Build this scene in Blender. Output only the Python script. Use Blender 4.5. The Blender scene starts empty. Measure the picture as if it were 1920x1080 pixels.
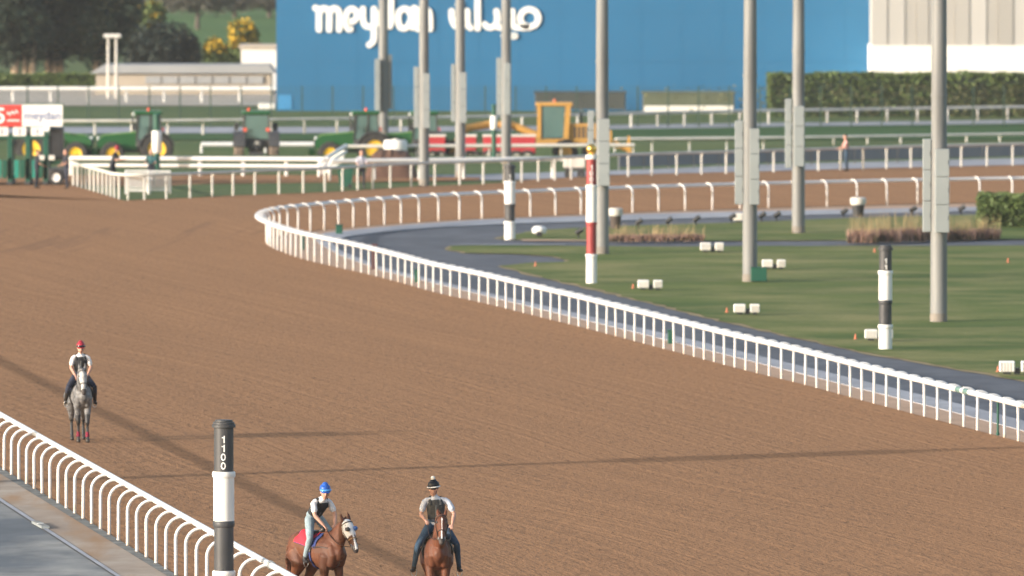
import bpy, bmesh, math, random
import numpy as np
from mathutils import Vector, Matrix
random.seed(11)
V = Vector
R = math.radians

# ------------------------------------------------------------------ camera, sky, sun, exposure
scene = bpy.context.scene
C = scene.collection
FPX, CAM_H = 18000.0, 14.9
PITCH = math.atan(790.0 / FPX)
cam_data = bpy.data.cameras.new("camera")
cam_data.sensor_width = 36.0
cam_data.lens = FPX / 1920.0 * 36.0
cam_data.clip_start, cam_data.clip_end = 1.0, 6000.0
cam_data.dof.use_dof = True
cam_data.dof.focus_distance = 204.0
cam_data.dof.aperture_fstop = 2.3
cam_data.dof.aperture_blades = 9
cam = bpy.data.objects.new("camera", cam_data)
C.objects.link(cam)
cam.location = (0, 0, CAM_H)
cam.rotation_euler = (math.pi / 2 - PITCH, 0, 0)
scene.camera = cam

SUN_EL = R(12.3)
SUN_TRAVEL = V((0.878 * math.cos(SUN_EL), 0.478 * math.cos(SUN_EL), -math.sin(SUN_EL)))
world = bpy.data.worlds.new("World")
scene.world = world
world.use_nodes = True
wn = world.node_tree.nodes
bg = wn["Background"]
sky = wn.new("ShaderNodeTexSky")
sky.sky_type = 'NISHITA'
sky.sun_disc = False
sky.sun_elevation = SUN_EL
sky.sun_rotation = math.atan2(-0.878, -0.478)
sky.air_density = 1.0
sky.dust_density = 3.0
sky.ozone_density = 1.0
world.node_tree.links.new(sky.outputs[0], bg.inputs[0])
bg.inputs[1].default_value = 0.15
sun_d = bpy.data.lights.new("sun", 'SUN')
sun_d.energy = 2.6
sun_d.angle = R(0.6)
sun_d.color = (1.0, 0.955, 0.90)
sun = bpy.data.objects.new("sun", sun_d)
C.objects.link(sun)
sun.rotation_euler = SUN_TRAVEL.to_track_quat('-Z', 'Y').to_euler()
sun.location = (-80, -40, 60)
scene.view_settings.view_transform = 'Standard'
scene.view_settings.look = 'None'
scene.view_settings.exposure = 1.12
scene.view_settings.gamma = 1.0
scene.view_settings.use_curve_mapping = False
scene.cycles.use_denoising = True
scene.cycles.max_bounces = 6
scene.cycles.volume_bounces = 0

# ------------------------------------------------------------------ placing by sight lines
CP, SP = math.cos(PITCH), math.sin(PITCH)
def ray(px, py):
    u, v = px - 960.0, 540.0 - py
    return V((u, FPX * CP + v * SP, -FPX * SP + v * CP))
def G(px, py, z=0.0):                       # ground point under a pixel
    d = ray(px, py)
    t = (z - CAM_H) / d.z
    return V((d.x * t, d.y * t, z))
def P(px, py, Y):                           # point at a given distance behind a pixel
    d = ray(px, py)
    t = Y / d.y
    return V((d.x * t, Y, CAM_H + d.z * t))
def SC(p):                                  # pixels per metre at a point
    return FPX / (p.y * CP + (CAM_H - p.z) * SP)

# ------------------------------------------------------------------ materials
MATS = {}
def mat(name, col, rough=0.6, var=0.12, scale=2.0, bump=0.0, bscale=20.0, metal=0.0, spec=0.4, coords='pos', stretch=None):
    if name in MATS: return MATS[name]
    m = bpy.data.materials.new(name); m.use_nodes = True
    nt = m.node_tree; n = nt.nodes; L = nt.links
    b = n["Principled BSDF"]
    b.inputs["Roughness"].default_value = rough
    b.inputs["Metallic"].default_value = metal
    b.inputs["Specular IOR Level"].default_value = spec
    if coords == 'pos':
        g = n.new("ShaderNodeNewGeometry"); vec = g.outputs["Position"]
    else:
        g = n.new("ShaderNodeTexCoord"); vec = g.outputs["Object"]
    if stretch:
        mp = n.new("ShaderNodeMapping"); mp.inputs["Scale"].default_value = stretch
        L.new(vec, mp.inputs[0]); vec = mp.outputs[0]
    no = n.new("ShaderNodeTexNoise"); no.inputs["Scale"].default_value = scale; no.inputs["Detail"].default_value = 5
    L.new(vec, no.inputs["Vector"])
    mr = n.new("ShaderNodeMapRange"); mr.inputs[1].default_value = 0.3; mr.inputs[2].default_value = 0.7
    L.new(no.outputs["Fac"], mr.inputs[0])
    mx = n.new("ShaderNodeMix"); mx.data_type = 'RGBA'
    c = V(col)
    mx.inputs[6].default_value = (*[max(0, x * (1 - var)) for x in c], 1)
    mx.inputs[7].default_value = (*[min(1, x * (1 + var)) for x in c], 1)
    L.new(mr.outputs[0], mx.inputs[0]); L.new(mx.outputs[2], b.inputs["Base Color"])
    if bump:
        n2 = n.new("ShaderNodeTexNoise"); n2.inputs["Scale"].default_value = bscale; n2.inputs["Detail"].default_value = 4
        L.new(vec, n2.inputs["Vector"])
        bp = n.new("ShaderNodeBump"); bp.inputs["Strength"].default_value = bump; bp.inputs["Distance"].default_value = 0.03
        L.new(n2.outputs["Fac"], bp.inputs["Height"]); L.new(bp.outputs[0], b.inputs["Normal"])
    MATS[name] = m
    return m

def node_mix(nt, a, b, fac):
    mx = nt.nodes.new("ShaderNodeMix"); mx.data_type = 'RGBA'
    for i, x in ((6, a), (7, b)):
        if isinstance(x, tuple): mx.inputs[i].default_value = (*x, 1)
        else: nt.links.new(x, mx.inputs[i])
    if isinstance(fac, float): mx.inputs[0].default_value = fac
    else: nt.links.new(fac, mx.inputs[0])
    return mx.outputs[2]
def node_noise(nt, vec, scale, detail=4, lo=0.3, hi=0.7, rough=0.5):
    no = nt.nodes.new("ShaderNodeTexNoise"); no.inputs["Scale"].default_value = scale
    no.inputs["Detail"].default_value = detail; no.inputs["Roughness"].default_value = rough
    nt.links.new(vec, no.inputs["Vector"])
    mr = nt.nodes.new("ShaderNodeMapRange"); mr.inputs[1].default_value = lo; mr.inputs[2].default_value = hi
    nt.links.new(no.outputs["Fac"], mr.inputs[0])
    return mr.outputs[0]
def node_map(nt, vec, rotz, scale):
    a = nt.nodes.new("ShaderNodeMapping"); a.inputs["Rotation"].default_value = (0, 0, rotz)
    nt.links.new(vec, a.inputs[0])
    b = nt.nodes.new("ShaderNodeMapping"); b.inputs["Scale"].default_value = scale
    nt.links.new(a.outputs[0], b.inputs[0])
    return b.outputs[0]
def node_math(nt, op, a, b):
    m = nt.nodes.new("ShaderNodeMath"); m.operation = op
    for i, x in enumerate((a, b)):
        if isinstance(x, (int, float)): m.inputs[i].default_value = x
        else: nt.links.new(x, m.inputs[i])
    return m.outputs[0]

def dirt_material():
    m = bpy.data.materials.new("harrowed_dirt"); m.use_nodes = True
    nt = m.node_tree; b = nt.nodes["Principled BSDF"]
    b.inputs["Roughness"].default_value = 1.0; b.inputs["Specular IOR Level"].default_value = 0.0
    pos = nt.nodes.new("ShaderNodeNewGeometry").outputs["Position"]
    # gentle warp so that the harrow lines wander
    wob = nt.nodes.new("ShaderNodeTexNoise"); wob.inputs["Scale"].default_value = 0.02; wob.inputs["Detail"].default_value = 1
    nt.links.new(pos, wob.inputs["Vector"])
    sc_ = nt.nodes.new("ShaderNodeVectorMath"); sc_.operation = 'SCALE'; sc_.inputs[3].default_value = 4.0
    nt.links.new(wob.outputs["Color"], sc_.inputs[0])
    ad = nt.nodes.new("ShaderNodeVectorMath"); ad.operation = 'ADD'
    nt.links.new(pos, ad.inputs[0]); nt.links.new(sc_.outputs[0], ad.inputs[1])
    rot = R(-13.0)
    lines = node_noise(nt, node_map(nt, ad.outputs[0], rot, (4.5, 0.025, 1)), 1.0, 4, 0.40, 0.66, 0.6)
    broad = node_noise(nt, node_map(nt, ad.outputs[0], rot, (0.5, 0.012, 1)), 1.0, 2, 0.35, 0.65)
    patch = node_noise(nt, pos, 0.06, 3)
    clod = node_noise(nt, node_map(nt, pos, R(-6), (8.0, 1.1, 5.0)), 1.0, 4, 0.50, 0.68)
    near = node_noise(nt, node_map(nt, pos, rot, (0.25, 0.04, 1)), 1.0, 3, 0.15, 0.58)
    grain = node_noise(nt, node_map(nt, pos, R(-4), (15.0, 2.2, 6.0)), 1.0, 4, 0.34, 0.66, 0.6)
    c = node_mix(nt, (0.312, 0.174, 0.097), (0.405, 0.224, 0.120), lines)
    c = node_mix(nt, c, (0.300, 0.172, 0.100), node_math(nt, 'MULTIPLY', broad, 0.35))
    c = node_mix(nt, c, (0.322, 0.180, 0.100), node_math(nt, 'MULTIPLY', patch, 0.5))
    c = node_mix(nt, c, (0.190, 0.118, 0.078), node_math(nt, 'MULTIPLY', node_math(nt, 'MULTIPLY', clod, near), 0.70))
    c = node_mix(nt, c, (0.40, 0.230, 0.130), node_math(nt, 'MULTIPLY', grain, 0.24))
    sep = nt.nodes.new("ShaderNodeSeparateXYZ"); nt.links.new(pos, sep.inputs[0])
    across = node_math(nt, 'ADD', node_math(nt, 'MULTIPLY', sep.outputs[0], 0.988), node_math(nt, 'MULTIPLY', sep.outputs[1], 0.154))
    wm = nt.nodes.new("ShaderNodeMapRange"); wm.inputs[1].default_value = 46; wm.inputs[2].default_value = 28; wm.inputs[3].default_value = 0.12; nt.links.new(across, wm.inputs[0])
    hoof = node_noise(nt, node_map(nt, pos, R(8), (3.2, 0.75, 1)), 1.0, 5, 0.53, 0.64, 0.6)
    c = node_mix(nt, c, (0.165, 0.098, 0.060), node_math(nt, 'MULTIPLY', node_math(nt, 'MULTIPLY', hoof, wm.outputs[0]), 0.34))
    def ramp(o, a0, a1):
        q = nt.nodes.new("ShaderNodeMapRange"); q.inputs[1].default_value = a0; q.inputs[2].default_value = a1; nt.links.new(o, q.inputs[0]); return q.outputs[0]
    zone = node_math(nt, 'MULTIPLY', node_math(nt, 'MULTIPLY', ramp(sep.outputs[1], 368, 374), ramp(sep.outputs[1], 406, 400)), ramp(sep.outputs[0], -6, -10))
    groove = node_noise(nt, node_map(nt, ad.outputs[0], R(2), (1.1, 0.03, 1)), 1.0, 2, 0.56, 0.66)
    c = node_mix(nt, c, (0.235, 0.138, 0.088), node_math(nt, 'MULTIPLY', node_math(nt, 'MULTIPLY', groove, zone), 0.6))
    nt.links.new(c, b.inputs["Base Color"])
    h = node_math(nt, 'ADD', node_math(nt, 'MULTIPLY', lines, 0.5), node_math(nt, 'MULTIPLY', grain, 0.30))
    h = node_math(nt, 'ADD', h, node_math(nt, 'MULTIPLY', node_noise(nt, pos, 5.0, 4), 0.8))
    bp = nt.nodes.new("ShaderNodeBump"); bp.inputs["Strength"].default_value = 0.30; bp.inputs["Distance"].default_value = 0.05
    nt.links.new(h, bp.inputs["Height"]); nt.links.new(bp.outputs[0], b.inputs["Normal"])
    return m
def lawn_material(name, a, b2, dry, dry_amt=0.45):
    m = bpy.data.materials.new(name); m.use_nodes = True
    nt = m.node_tree; b = nt.nodes["Principled BSDF"]
    b.inputs["Roughness"].default_value = 0.9; b.inputs["Specular IOR Level"].default_value = 0.15
    pos = nt.nodes.new("ShaderNodeNewGeometry").outputs["Position"]
    mow = node_noise(nt, node_map(nt, pos, R(4), (0.09, 0.17, 1)), 1.0, 5, 0.40, 0.60, 0.6)
    pat = node_noise(nt, node_map(nt, pos, R(-2), (0.16, 0.20, 1)), 1.0, 6, 0.44, 0.66, 0.6)
    fine = node_noise(nt, pos, 5.0, 4)
    c = node_mix(nt, a, b2, mow)
    c = node_mix(nt, c, dry, node_math(nt, 'MULTIPLY', pat, dry_amt))
    c = node_mix(nt, c, tuple(x * 0.6 for x in a), node_math(nt, 'MULTIPLY', fine, 0.35))
    nt.links.new(c, b.inputs["Base Color"])
    bp = nt.nodes.new("ShaderNodeBump"); bp.inputs["Strength"].default_value = 0.4; bp.inputs["Distance"].default_value = 0.04
    nt.links.new(node_noise(nt, pos, 9.0, 4), bp.inputs["Height"]); nt.links.new(bp.outputs[0], b.inputs["Normal"])
    return m
def concrete_material(name, a, dark, dirt=None):
    m = bpy.data.materials.new(name); m.use_nodes = True
    nt = m.node_tree; b = nt.nodes["Principled BSDF"]
    pos = nt.nodes.new("ShaderNodeNewGeometry").outputs["Position"]
    st = node_noise(nt, node_map(nt, pos, 0, (0.30, 0.16, 1)), 1.0, 4, 0.38, 0.60)
    sm = node_noise(nt, node_map(nt, pos, 0, (1.0, 0.55, 1)), 1.0, 5, 0.42, 0.66)
    c = node_mix(nt, a, dark, st)
    c = node_mix(nt, c, tuple(x * 0.75 for x in dark), node_math(nt, 'MULTIPLY', sm, 0.5))
    if dirt:
        c = node_mix(nt, c, dirt, node_math(nt, 'MULTIPLY', node_noise(nt, node_map(nt, pos, 0, (0.9, 0.12, 1)), 1.0, 5, 0.44, 0.62), 0.8))
    nt.links.new(c, b.inputs["Base Color"])
    b.inputs["Roughness"].default_value = 0.95; b.inputs["Specular IOR Level"].default_value = 0.05
    bp = nt.nodes.new("ShaderNodeBump"); bp.inputs["Strength"].default_value = 0.15; bp.inputs["Distance"].default_value = 0.02
    nt.links.new(node_noise(nt, pos, 12.0, 4), bp.inputs["Height"]); nt.links.new(bp.outputs[0], b.inputs["Normal"])
    return m

M_dirt = dirt_material()
M_lawn = lawn_material("infield_grass", (0.078, 0.122, 0.026), (0.140, 0.172, 0.044), (0.31, 0.270, 0.115), 0.72)
M_turf = lawn_material("turf_track_grass", (0.038, 0.098, 0.028), (0.054, 0.120, 0.036), (0.09, 0.11, 0.05), 0.2)
M_grass = lawn_material("verge_grass", (0.080, 0.125, 0.042), (0.115, 0.155, 0.054), (0.13, 0.13, 0.06), 0.35)
M_road = concrete_material("service_asphalt", (0.150, 0.160, 0.180), (0.118, 0.128, 0.148))
M_kerb = concrete_material("pale_concrete", (0.40, 0.41, 0.44), (0.33, 0.34, 0.37))
M_path = concrete_material("worn_concrete", (0.34, 0.335, 0.315), (0.150, 0.165, 0.180))
M_sand = concrete_material("sandy_concrete", (0.42, 0.36, 0.30), (0.33, 0.26, 0.205), (0.33, 0.20, 0.11))
M_verge = mat("sandy_verge", (0.42, 0.275, 0.185), 0.95, 0.12, 0.6, 0.3, 10)
M_edge = mat("dirty_edge_kerb", (0.15, 0.148, 0.135), 0.9, 0.55, 2.2, 0.2, 8)
M_yard = mat("pale_yard", (0.42, 0.365, 0.30), 0.9, 0.12, 0.15)
M_mound = mat("dark_mound_dirt", (0.115, 0.060, 0.040), 0.95, 0.25, 0.7, 0.5, 4)
M_white = mat("white_pvc", (0.71, 0.705, 0.70), 0.38, 0.05, 0.8)
M_whiteb = mat("white_paint", (0.80, 0.78, 0.75), 0.5, 0.04, 0.6)
M_dirtywhite = mat("weathered_white", (0.62, 0.59, 0.54), 0.6, 0.12, 1.2)
M_black = mat("black_plastic", (0.028, 0.029, 0.032), 0.45, 0.15, 2.0)
M_charcoal = mat("charcoal_plastic", (0.055, 0.056, 0.060), 0.5, 0.12, 2.0)
M_red = mat("red_paint", (0.42, 0.035, 0.045), 0.5, 0.1, 1.0)
M_maroon = mat("maroon_paint", (0.30, 0.045, 0.045), 0.5, 0.1, 1.0)
M_gold = mat("gold_ball", (0.85, 0.52, 0.12), 0.28, 0.04, 2.0, metal=0.9)
M_galv = mat("galvanised_steel", (0.190, 0.192, 0.190), 0.55, 0.24, 0.8, stretch=(3, 3, 0.35), metal=0.0)
M_cab = mat("cabinet_grey", (0.27, 0.295, 0.30), 0.5, 0.06, 0.8)
M_cabdark = mat("cabinet_dark", (0.16, 0.17, 0.175), 0.5, 0.06, 0.8)
M_green = mat("dark_green_paint", (0.012, 0.085, 0.055), 0.45, 0.1, 1.0)
M_teal = mat("teal_padding", (0.015, 0.22, 0.17), 0.6, 0.1, 2.0)
M_tgreen = mat("tractor_green", (0.018, 0.095, 0.030), 0.35, 0.08, 1.0)
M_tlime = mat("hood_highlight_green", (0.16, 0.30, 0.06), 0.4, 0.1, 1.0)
M_tyre = mat("tyre_rubber", (0.040, 0.038, 0.037), 0.85, 0.3, 3.0)
M_muddy = mat("muddy_tyre", (0.16, 0.125, 0.10), 0.9, 0.3, 2.0)
M_yellow = mat("wheel_yellow", (0.75, 0.46, 0.03), 0.45, 0.06, 1.0)
M_grader = mat("grader_yellow", (0.50, 0.27, 0.065), 0.45, 0.08, 0.8)
M_glass = mat("cab_glass", (0.09, 0.16, 0.15), 0.08, 0.15, 0.6, spec=0.8)
M_lampred = mat("lamp_red", (0.75, 0.10, 0.05), 0.35, 0.05)
M_lampwhite = mat("lamp_lens", (0.85, 0.85, 0.82), 0.2, 0.05)
M_blue = mat("blue_cladding", (0.016, 0.128, 0.272), 0.6, 0.06, 0.12)
M_blue2 = mat("bright_blue_panel", (0.045, 0.24, 0.50), 0.5, 0.04)
M_sign = mat("white_letter", (0.85, 0.84, 0.82), 0.45, 0.02)
M_wallw = mat("white_render", (0.80, 0.77, 0.72), 0.8, 0.03, 0.2)
M_beige = mat("beige_louvre", (0.46, 0.445, 0.42), 0.75, 0.07, 0.4, stretch=(1, 1, 0.1))
M_beige2 = mat("darker_beige_louvre", (0.37, 0.355, 0.33), 0.75, 0.07, 0.4, stretch=(1, 1, 0.1))
M_roof = mat("grey_roof", (0.30, 0.31, 0.32), 0.7, 0.08, 0.3)
M_shed = mat("dark_shade_cloth", (0.060, 0.065, 0.062), 0.9, 0.15, 0.5)
M_shed2 = mat("olive_shade_cloth", (0.115, 0.13, 0.085), 0.9, 0.15, 0.5)
M_leaf_hedge = mat("hedge_leaf", (0.088, 0.130, 0.036), 0.6, 0.45, 1.3)
M_leaf_brown = mat("hedge_leaf_brownish", (0.105, 0.105, 0.045), 0.7, 0.4, 1.3)
M_leaf_dark = mat("casuarina_leaf", (0.030, 0.050, 0.032), 0.7, 0.5, 0.6)
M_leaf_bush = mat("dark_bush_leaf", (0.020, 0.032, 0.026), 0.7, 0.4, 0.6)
M_leaf_far = mat("haze_toned_leaf", (0.125, 0.125, 0.105), 0.8, 0.35, 0.5)  # distance haze put into the leaf colour: greyed and lightened
M_leaf_light = mat("light_leaf", (0.085, 0.125, 0.035), 0.7, 0.4, 0.5)
M_flower = mat("yellow_flower", (0.62, 0.40, 0.03), 0.7, 0.25, 1.0)
M_bark = mat("pale_bark", (0.34, 0.26, 0.18), 0.9, 0.3, 1.5, stretch=(3, 3, 0.4))
M_barkd = mat("dark_bark", (0.10, 0.085, 0.07), 0.9, 0.3, 1.5)
M_straw = mat("straw_grass", (0.40, 0.30, 0.16), 0.8, 0.3, 1.5)
M_plume = mat("pinkish_grass", (0.33, 0.205, 0.165), 0.8, 0.35, 1.5)
M_gbase = mat("grass_tuft_base", (0.10, 0.085, 0.045), 0.9, 0.3, 1.5)
M_orange = mat("orange_cone", (0.50, 0.15, 0.07), 0.5, 0.05)
M_mesh = mat("dark_green_mesh", (0.030, 0.060, 0.045), 0.6, 0.1)
M_concwall = mat("grey_low_wall", (0.40, 0.40, 0.40), 0.8, 0.1, 0.3)
M_banner_red = mat("banner_red", (0.72, 0.055, 0.045), 0.5, 0.04)
M_ink = mat("navy_print", (0.05, 0.09, 0.22), 0.5, 0.05)

# ------------------------------------------------------------------ object helpers
def link(o, parent=None):
    C.objects.link(o)
    if parent is not None: o.parent = parent
    return o
def tag(o, label=None, cat=None, group=None, kind=None):
    if label: o["label"] = label
    if cat: o["category"] = cat
    if group: o["group"] = group
    if kind: o["kind"] = kind
    return o
def thing(name, label, cat, loc=(0, 0, 0), rotz=0.0, group=None):
    o = bpy.data.objects.new(name, None); o.empty_display_size = 0.2
    C.objects.link(o); o.location = loc; o.rotation_euler = (0, 0, rotz)
    return tag(o, label, cat, group)
def inst(name, mesh, parent, loc=(0, 0, 0), rotz=0.0, scale=None):
    o = bpy.data.objects.new(name, mesh); link(o, parent)
    o.location = loc; o.rotation_euler = (0, 0, rotz)
    if scale: o.scale = scale
    return o

class MB:
    """collects vertices and faces of ONE mesh"""
    def __init__(self): self.v = []; self.f = []; self.m = []; self.cm = 0
    def add(self, vs, fs):
        k = len(self.v); self.v += [tuple(x) for x in vs]
        for f in fs: self.f.append([i + k for i in f]); self.m.append(self.cm)
        return self
    def box(self, a, b, bev=0.0):
        x0, y0, z0 = a; x1, y1, z1 = b
        if bev <= 0:
            vs = [(x0, y0, z0), (x1, y0, z0), (x1, y1, z0), (x0, y1, z0), (x0, y0, z1), (x1, y0, z1), (x1, y1, z1), (x0, y1, z1)]
            return self.add(vs, [(3, 2, 1, 0), (4, 5, 6, 7), (0, 1, 5, 4), (1, 2, 6, 5), (2, 3, 7, 6), (3, 0, 4, 7)])
        bm = bmesh.new(); bmesh.ops.create_cube(bm, size=1)
        for v in bm.verts: v.co = V(((x0 + x1) / 2 + v.co.x * (x1 - x0), (y0 + y1) / 2 + v.co.y * (y1 - y0), (z0 + z1) / 2 + v.co.z * (z1 - z0)))
        bmesh.ops.bevel(bm, geom=bm.edges[:], offset=bev, segments=2, affect='EDGES', profile=0.5)
        bm.verts.index_update()
        self.add([v.co[:] for v in bm.verts], [[v.index for v in f.verts] for f in bm.faces]); bm.free()
        return self
    def prism(self, pts, y0, y1):            # outline in x,z extruded along y
        n = len(pts)
        vs = [(x, y0, z) for x, z in pts] + [(x, y1, z) for x, z in pts]
        fs = [list(range(n))[::-1] if False else list(range(n)), [i + n for i in range(n)][::-1]]
        fs += [(i, i + n, (i + 1) % n + n, (i + 1) % n)[::-1] for i in range(n)]
        return self.add(vs, fs)
    def lathe(self, prof, n=20, axis='z', o=(0, 0, 0)):
        vs = []; fs = []
        for r, z in prof:
            for i in range(n):
                a = 2 * math.pi * i / n
                p = (r * math.cos(a), r * math.sin(a), z)
                if axis == 'y': p = (p[0], p[2], p[1])
                if axis == 'x': p = (p[2], p[0], p[1])
                vs.append((p[0] + o[0], p[1] + o[1], p[2] + o[2]))
        for k in range(len(prof) - 1):
            for i in range(n):
                j = (i + 1) % n
                fs.append((k * n + i, k * n + j, (k + 1) * n + j, (k + 1) * n + i))
        fs.append(tuple(range(n))[::-1]); fs.append(tuple((len(prof) - 1) * n + i for i in range(n)))
        return self.add(vs, fs)
    def tube(self, pts, r, n=8, closed=False, rs=None):
        pts = [V(p) for p in pts]; N = len(pts); vs = []; fs = []
        t0 = (pts[1] - pts[0]).normalized()
        u = t0.orthogonal().normalized()
        for i, p in enumerate(pts):
            if closed: t = (pts[(i + 1) % N] - pts[i - 1]).normalized()
            else: t = (pts[min(i + 1, N - 1)] - pts[max(i - 1, 0)]).normalized()
            u = (u - t * u.dot(t))
            u = u.normalized() if u.length > 1e-6 else t.orthogonal().normalized()
            w = t.cross(u)
            rr = rs[i] if rs else r
            for k in range(n):
                a = 2 * math.pi * k / n
                vs.append(p + (u * math.cos(a) + w * math.sin(a)) * rr)
        for i in range(N if closed else N - 1):
            j = (i + 1) % N
            for k in range(n):
                l = (k + 1) % n
                fs.append((i * n + k, i * n + l, j * n + l, j * n + k))
        if not closed:
            fs.append(tuple(range(n))[::-1]); fs.append(tuple((N - 1) * n + k for k in range(n)))
        return self.add(vs, fs)
    def mesh(self, name, mats, smooth=None):
        me = bpy.data.meshes.new(name); me.from_pydata(self.v, [], self.f)
        for m in (mats if isinstance(mats, (list, tuple)) else [mats]): me.materials.append(m)
        if len(set(self.m)) > 1: me.polygons.foreach_set("material_index", self.m)
        bm = bmesh.new(); bm.from_mesh(me); bmesh.ops.recalc_face_normals(bm, faces=bm.faces[:])
        bm.to_mesh(me); bm.free()
        if smooth:
            me.polygons.foreach_set("use_smooth", [True] * len(me.polygons))
            try: me.set_sharp_from_angle(angle=R(smooth))
            except Exception: pass
        me.update(); return me
    def build(self, name, mats, parent=None, smooth=None, loc=(0, 0, 0), rotz=0):
        return inst(name, self.mesh(name, mats, smooth), parent, loc, rotz)

def sheet(name, px, z, m, kind='structure', thick=0.0, world=False):
    pts = [V((p[0], p[1], z)) if world else G(p[0], p[1], z) for p in px]
    bm = bmesh.new(); vs = [bm.verts.new((p.x, p.y, z)) for p in pts]
    f = bm.faces.new(vs); f.normal_update()
    if f.normal.z < 0: f.normal_flip()
    if thick:
        r = bmesh.ops.extrude_face_region(bm, geom=[f])
        # original face becomes the bottom
        for v in vs: v.co.z = z - thick
    bmesh.ops.triangulate(bm, faces=[q for q in bm.faces if len(q.verts) > 4])
    bmesh.ops.recalc_face_normals(bm, faces=bm.faces[:]) if thick else None
    me = bpy.data.meshes.new(name); bm.to_mesh(me); bm.free(); me.materials.append(m)
    o = link(bpy.data.objects.new(name, me)); tag(o, kind=kind)
    return o

def ragged(px, off, amp, seed, step=1.1):
    """pixel outline -> ground outline with an uneven edge, pushed outwards by off metres"""
    rnd = random.Random(seed); P0 = [G(*p) for p in px]; out = []
    area = sum(P0[i].x * P0[(i + 1) % len(P0)].y - P0[(i + 1) % len(P0)].x * P0[i].y for i in range(len(P0))); sg = 1 if area > 0 else -1
    for i in range(len(P0)):
        a, b = P0[i], P0[(i + 1) % len(P0)]; d = b - a; n = max(1, min(90, int(d.length / step))); t = d.normalized(); nn = V((t.y, -t.x, 0)) * sg
        for k in range(n):
            q = a.lerp(b, k / n) + nn * (off * min(1, d.length / 6) + rnd.uniform(-amp, amp)); out.append((q.x, q.y))
    return out

def resample(pts, step):
    """Catmull-Rom through the points, then equal steps"""
    q = [pts[0] * 2 - pts[1]] + list(pts) + [pts[-1] * 2 - pts[-2]]
    d = []
    for i in range(1, len(q) - 2):
        for k in range(24):
            t = k / 24
            a, b, c, e = q[i - 1], q[i], q[i + 1], q[i + 2]
            d.append(0.5 * ((2 * b) + (c - a) * t + (2 * a - 5 * b + 4 * c - e) * t * t + (3 * b - a - 3 * c + e) * t ** 3))
    d.append(pts[-1].copy())
    out = [d[0]]; acc = 0
    for i in range(1, len(d)):
        seg = d[i] - d[i - 1]; l = seg.length
        while acc + l >= step and l > 1e-9:
            k = (step - acc) / l
            p = d[i - 1] + seg * k
            out.append(p); seg = d[i] - p; l = seg.length; d[i - 1] = p; acc = 0
        acc += l
    return out
def smooth_path(p, it=3):
    for _ in range(it):
        p = [p[0]] + [(p[i - 1] + p[i] * 2 + p[i + 1]) / 4 for i in range(1, len(p) - 1)] + [p[-1]]
    return p

def text_mesh(s, size, bold=0.0, spacing=1.0, extrude=0.004):
    cu = bpy.data.curves.new("lettering", 'FONT'); cu.body = s; cu.size = size; cu.align_x = 'CENTER'; cu.align_y = 'CENTER'
    cu.offset = bold; cu.space_character = spacing; cu.extrude = extrude; cu.resolution_u = 4
    o = bpy.data.objects.new("lettering", cu); C.objects.link(o)
    me = bpy.data.meshes.new_from_object(o.evaluated_get(bpy.context.evaluated_depsgraph_get()))
    bpy.data.objects.remove(o); return me
def stand_text(name, s, size, m, parent, loc, bold=0.0, spacing=1.0, italic=0.0):
    """upright text facing -y"""
    me = text_mesh(s, size, bold, spacing)
    for v in me.vertices: v.co = V((v.co.x + italic * v.co.y, -v.co.z, v.co.y))
    me.materials.clear(); me.materials.append(m)
    return inst(name, me, parent, loc)

# ------------------------------------------------------------------ ground and roads
YA = G(960, 291).y                                         # crest in front of the parked machines
gm = MB()
prof = [(-300, -0.10), (YA - 1, -0.10), (YA, -0.02), (YA + 1, -0.04), (YA + 3.5, -0.75), (YA + 15, -0.75), (YA + 23, -0.10), (900, -0.10), (6000, -0.10)]
xs = [-1500, -400, -60, 60, 400, 1500]
for (ya, za) in prof:
    for x in xs: gm.v.append((x, ya, za))
for i in range(len(prof) - 1):
    for k in range(len(xs) - 1):
        a = i * len(xs) + k
        gm.f.append([a, a + 1, a + 1 + len(xs), a + len(xs)]); gm.m.append(0)
tag(gm.build("ground", M_grass), kind='structure')
ZTR = -0.75
RAILPX = [(2760, 1052), (2300, 930), (1913, 828), (1753, 786), (1611, 749), (1502, 719), (1402, 695.5), (1304, 669), (1213, 645.5), (1111, 618.5),
          (1018, 595.5), (903, 567), (823, 550), (749, 529), (680, 511.5), (613, 496.5), (562, 484), (527, 471.5), (505, 462), (497.5, 455),
          (503, 448), (524, 441), (552, 436.5), (597, 432), (665, 425.5), (753, 418), (864, 411), (1000, 405), (1193, 397.5), (1367, 391.5), (1552, 386.5), (1750, 382), (1920, 379), (2700, 370)]
rail_path = [G(*p) for p in RAILPX]
rail_path = smooth_path(resample(rail_path, 1.62), 4)
inner = [(p.x, p.y) for p in rail_path]
outer = [(-900, 346), (0, 346), (135, 347), (180, 360), (232, 376), (345, 371.5), (427, 367), (509, 364), (590, 361.5), (670, 357), (786, 349), (902, 345.5),
         (1000, 337), (1150, 328), (1400, 322), (1650, 315), (1920, 309), (2700, 292)]
LY = lambda x: 895 + 0.612 * (x - 28)                      # left rail base line
KY = lambda x: 937 + 0.648 * x                             # left kerb line
dirt_pts = [tuple(G(*p)[:2]) for p in outer] + inner[::-1] + [tuple(G(2900, 1500)[:2]), tuple(G(1016, LY(1016))[:2]), tuple(G(-900, LY(-900))[:2])]
sheet("dirt_track", dirt_pts, 0.0, M_dirt, world=True)
sheet("infield_road", inner + [tuple(G(2700, 1040)[:2])], -0.05, M_road, world=True)
kerb_out = [(2700, 1018), (1811, 778), (1308, 651), (903, 552), (714, 506), (640, 479), (598, 456), (590, 446), (608, 437), (680, 429), (760, 421.5), (900, 412), (1193, 401.5), (1500, 394), (1920, 386), (2700, 375)]
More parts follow.
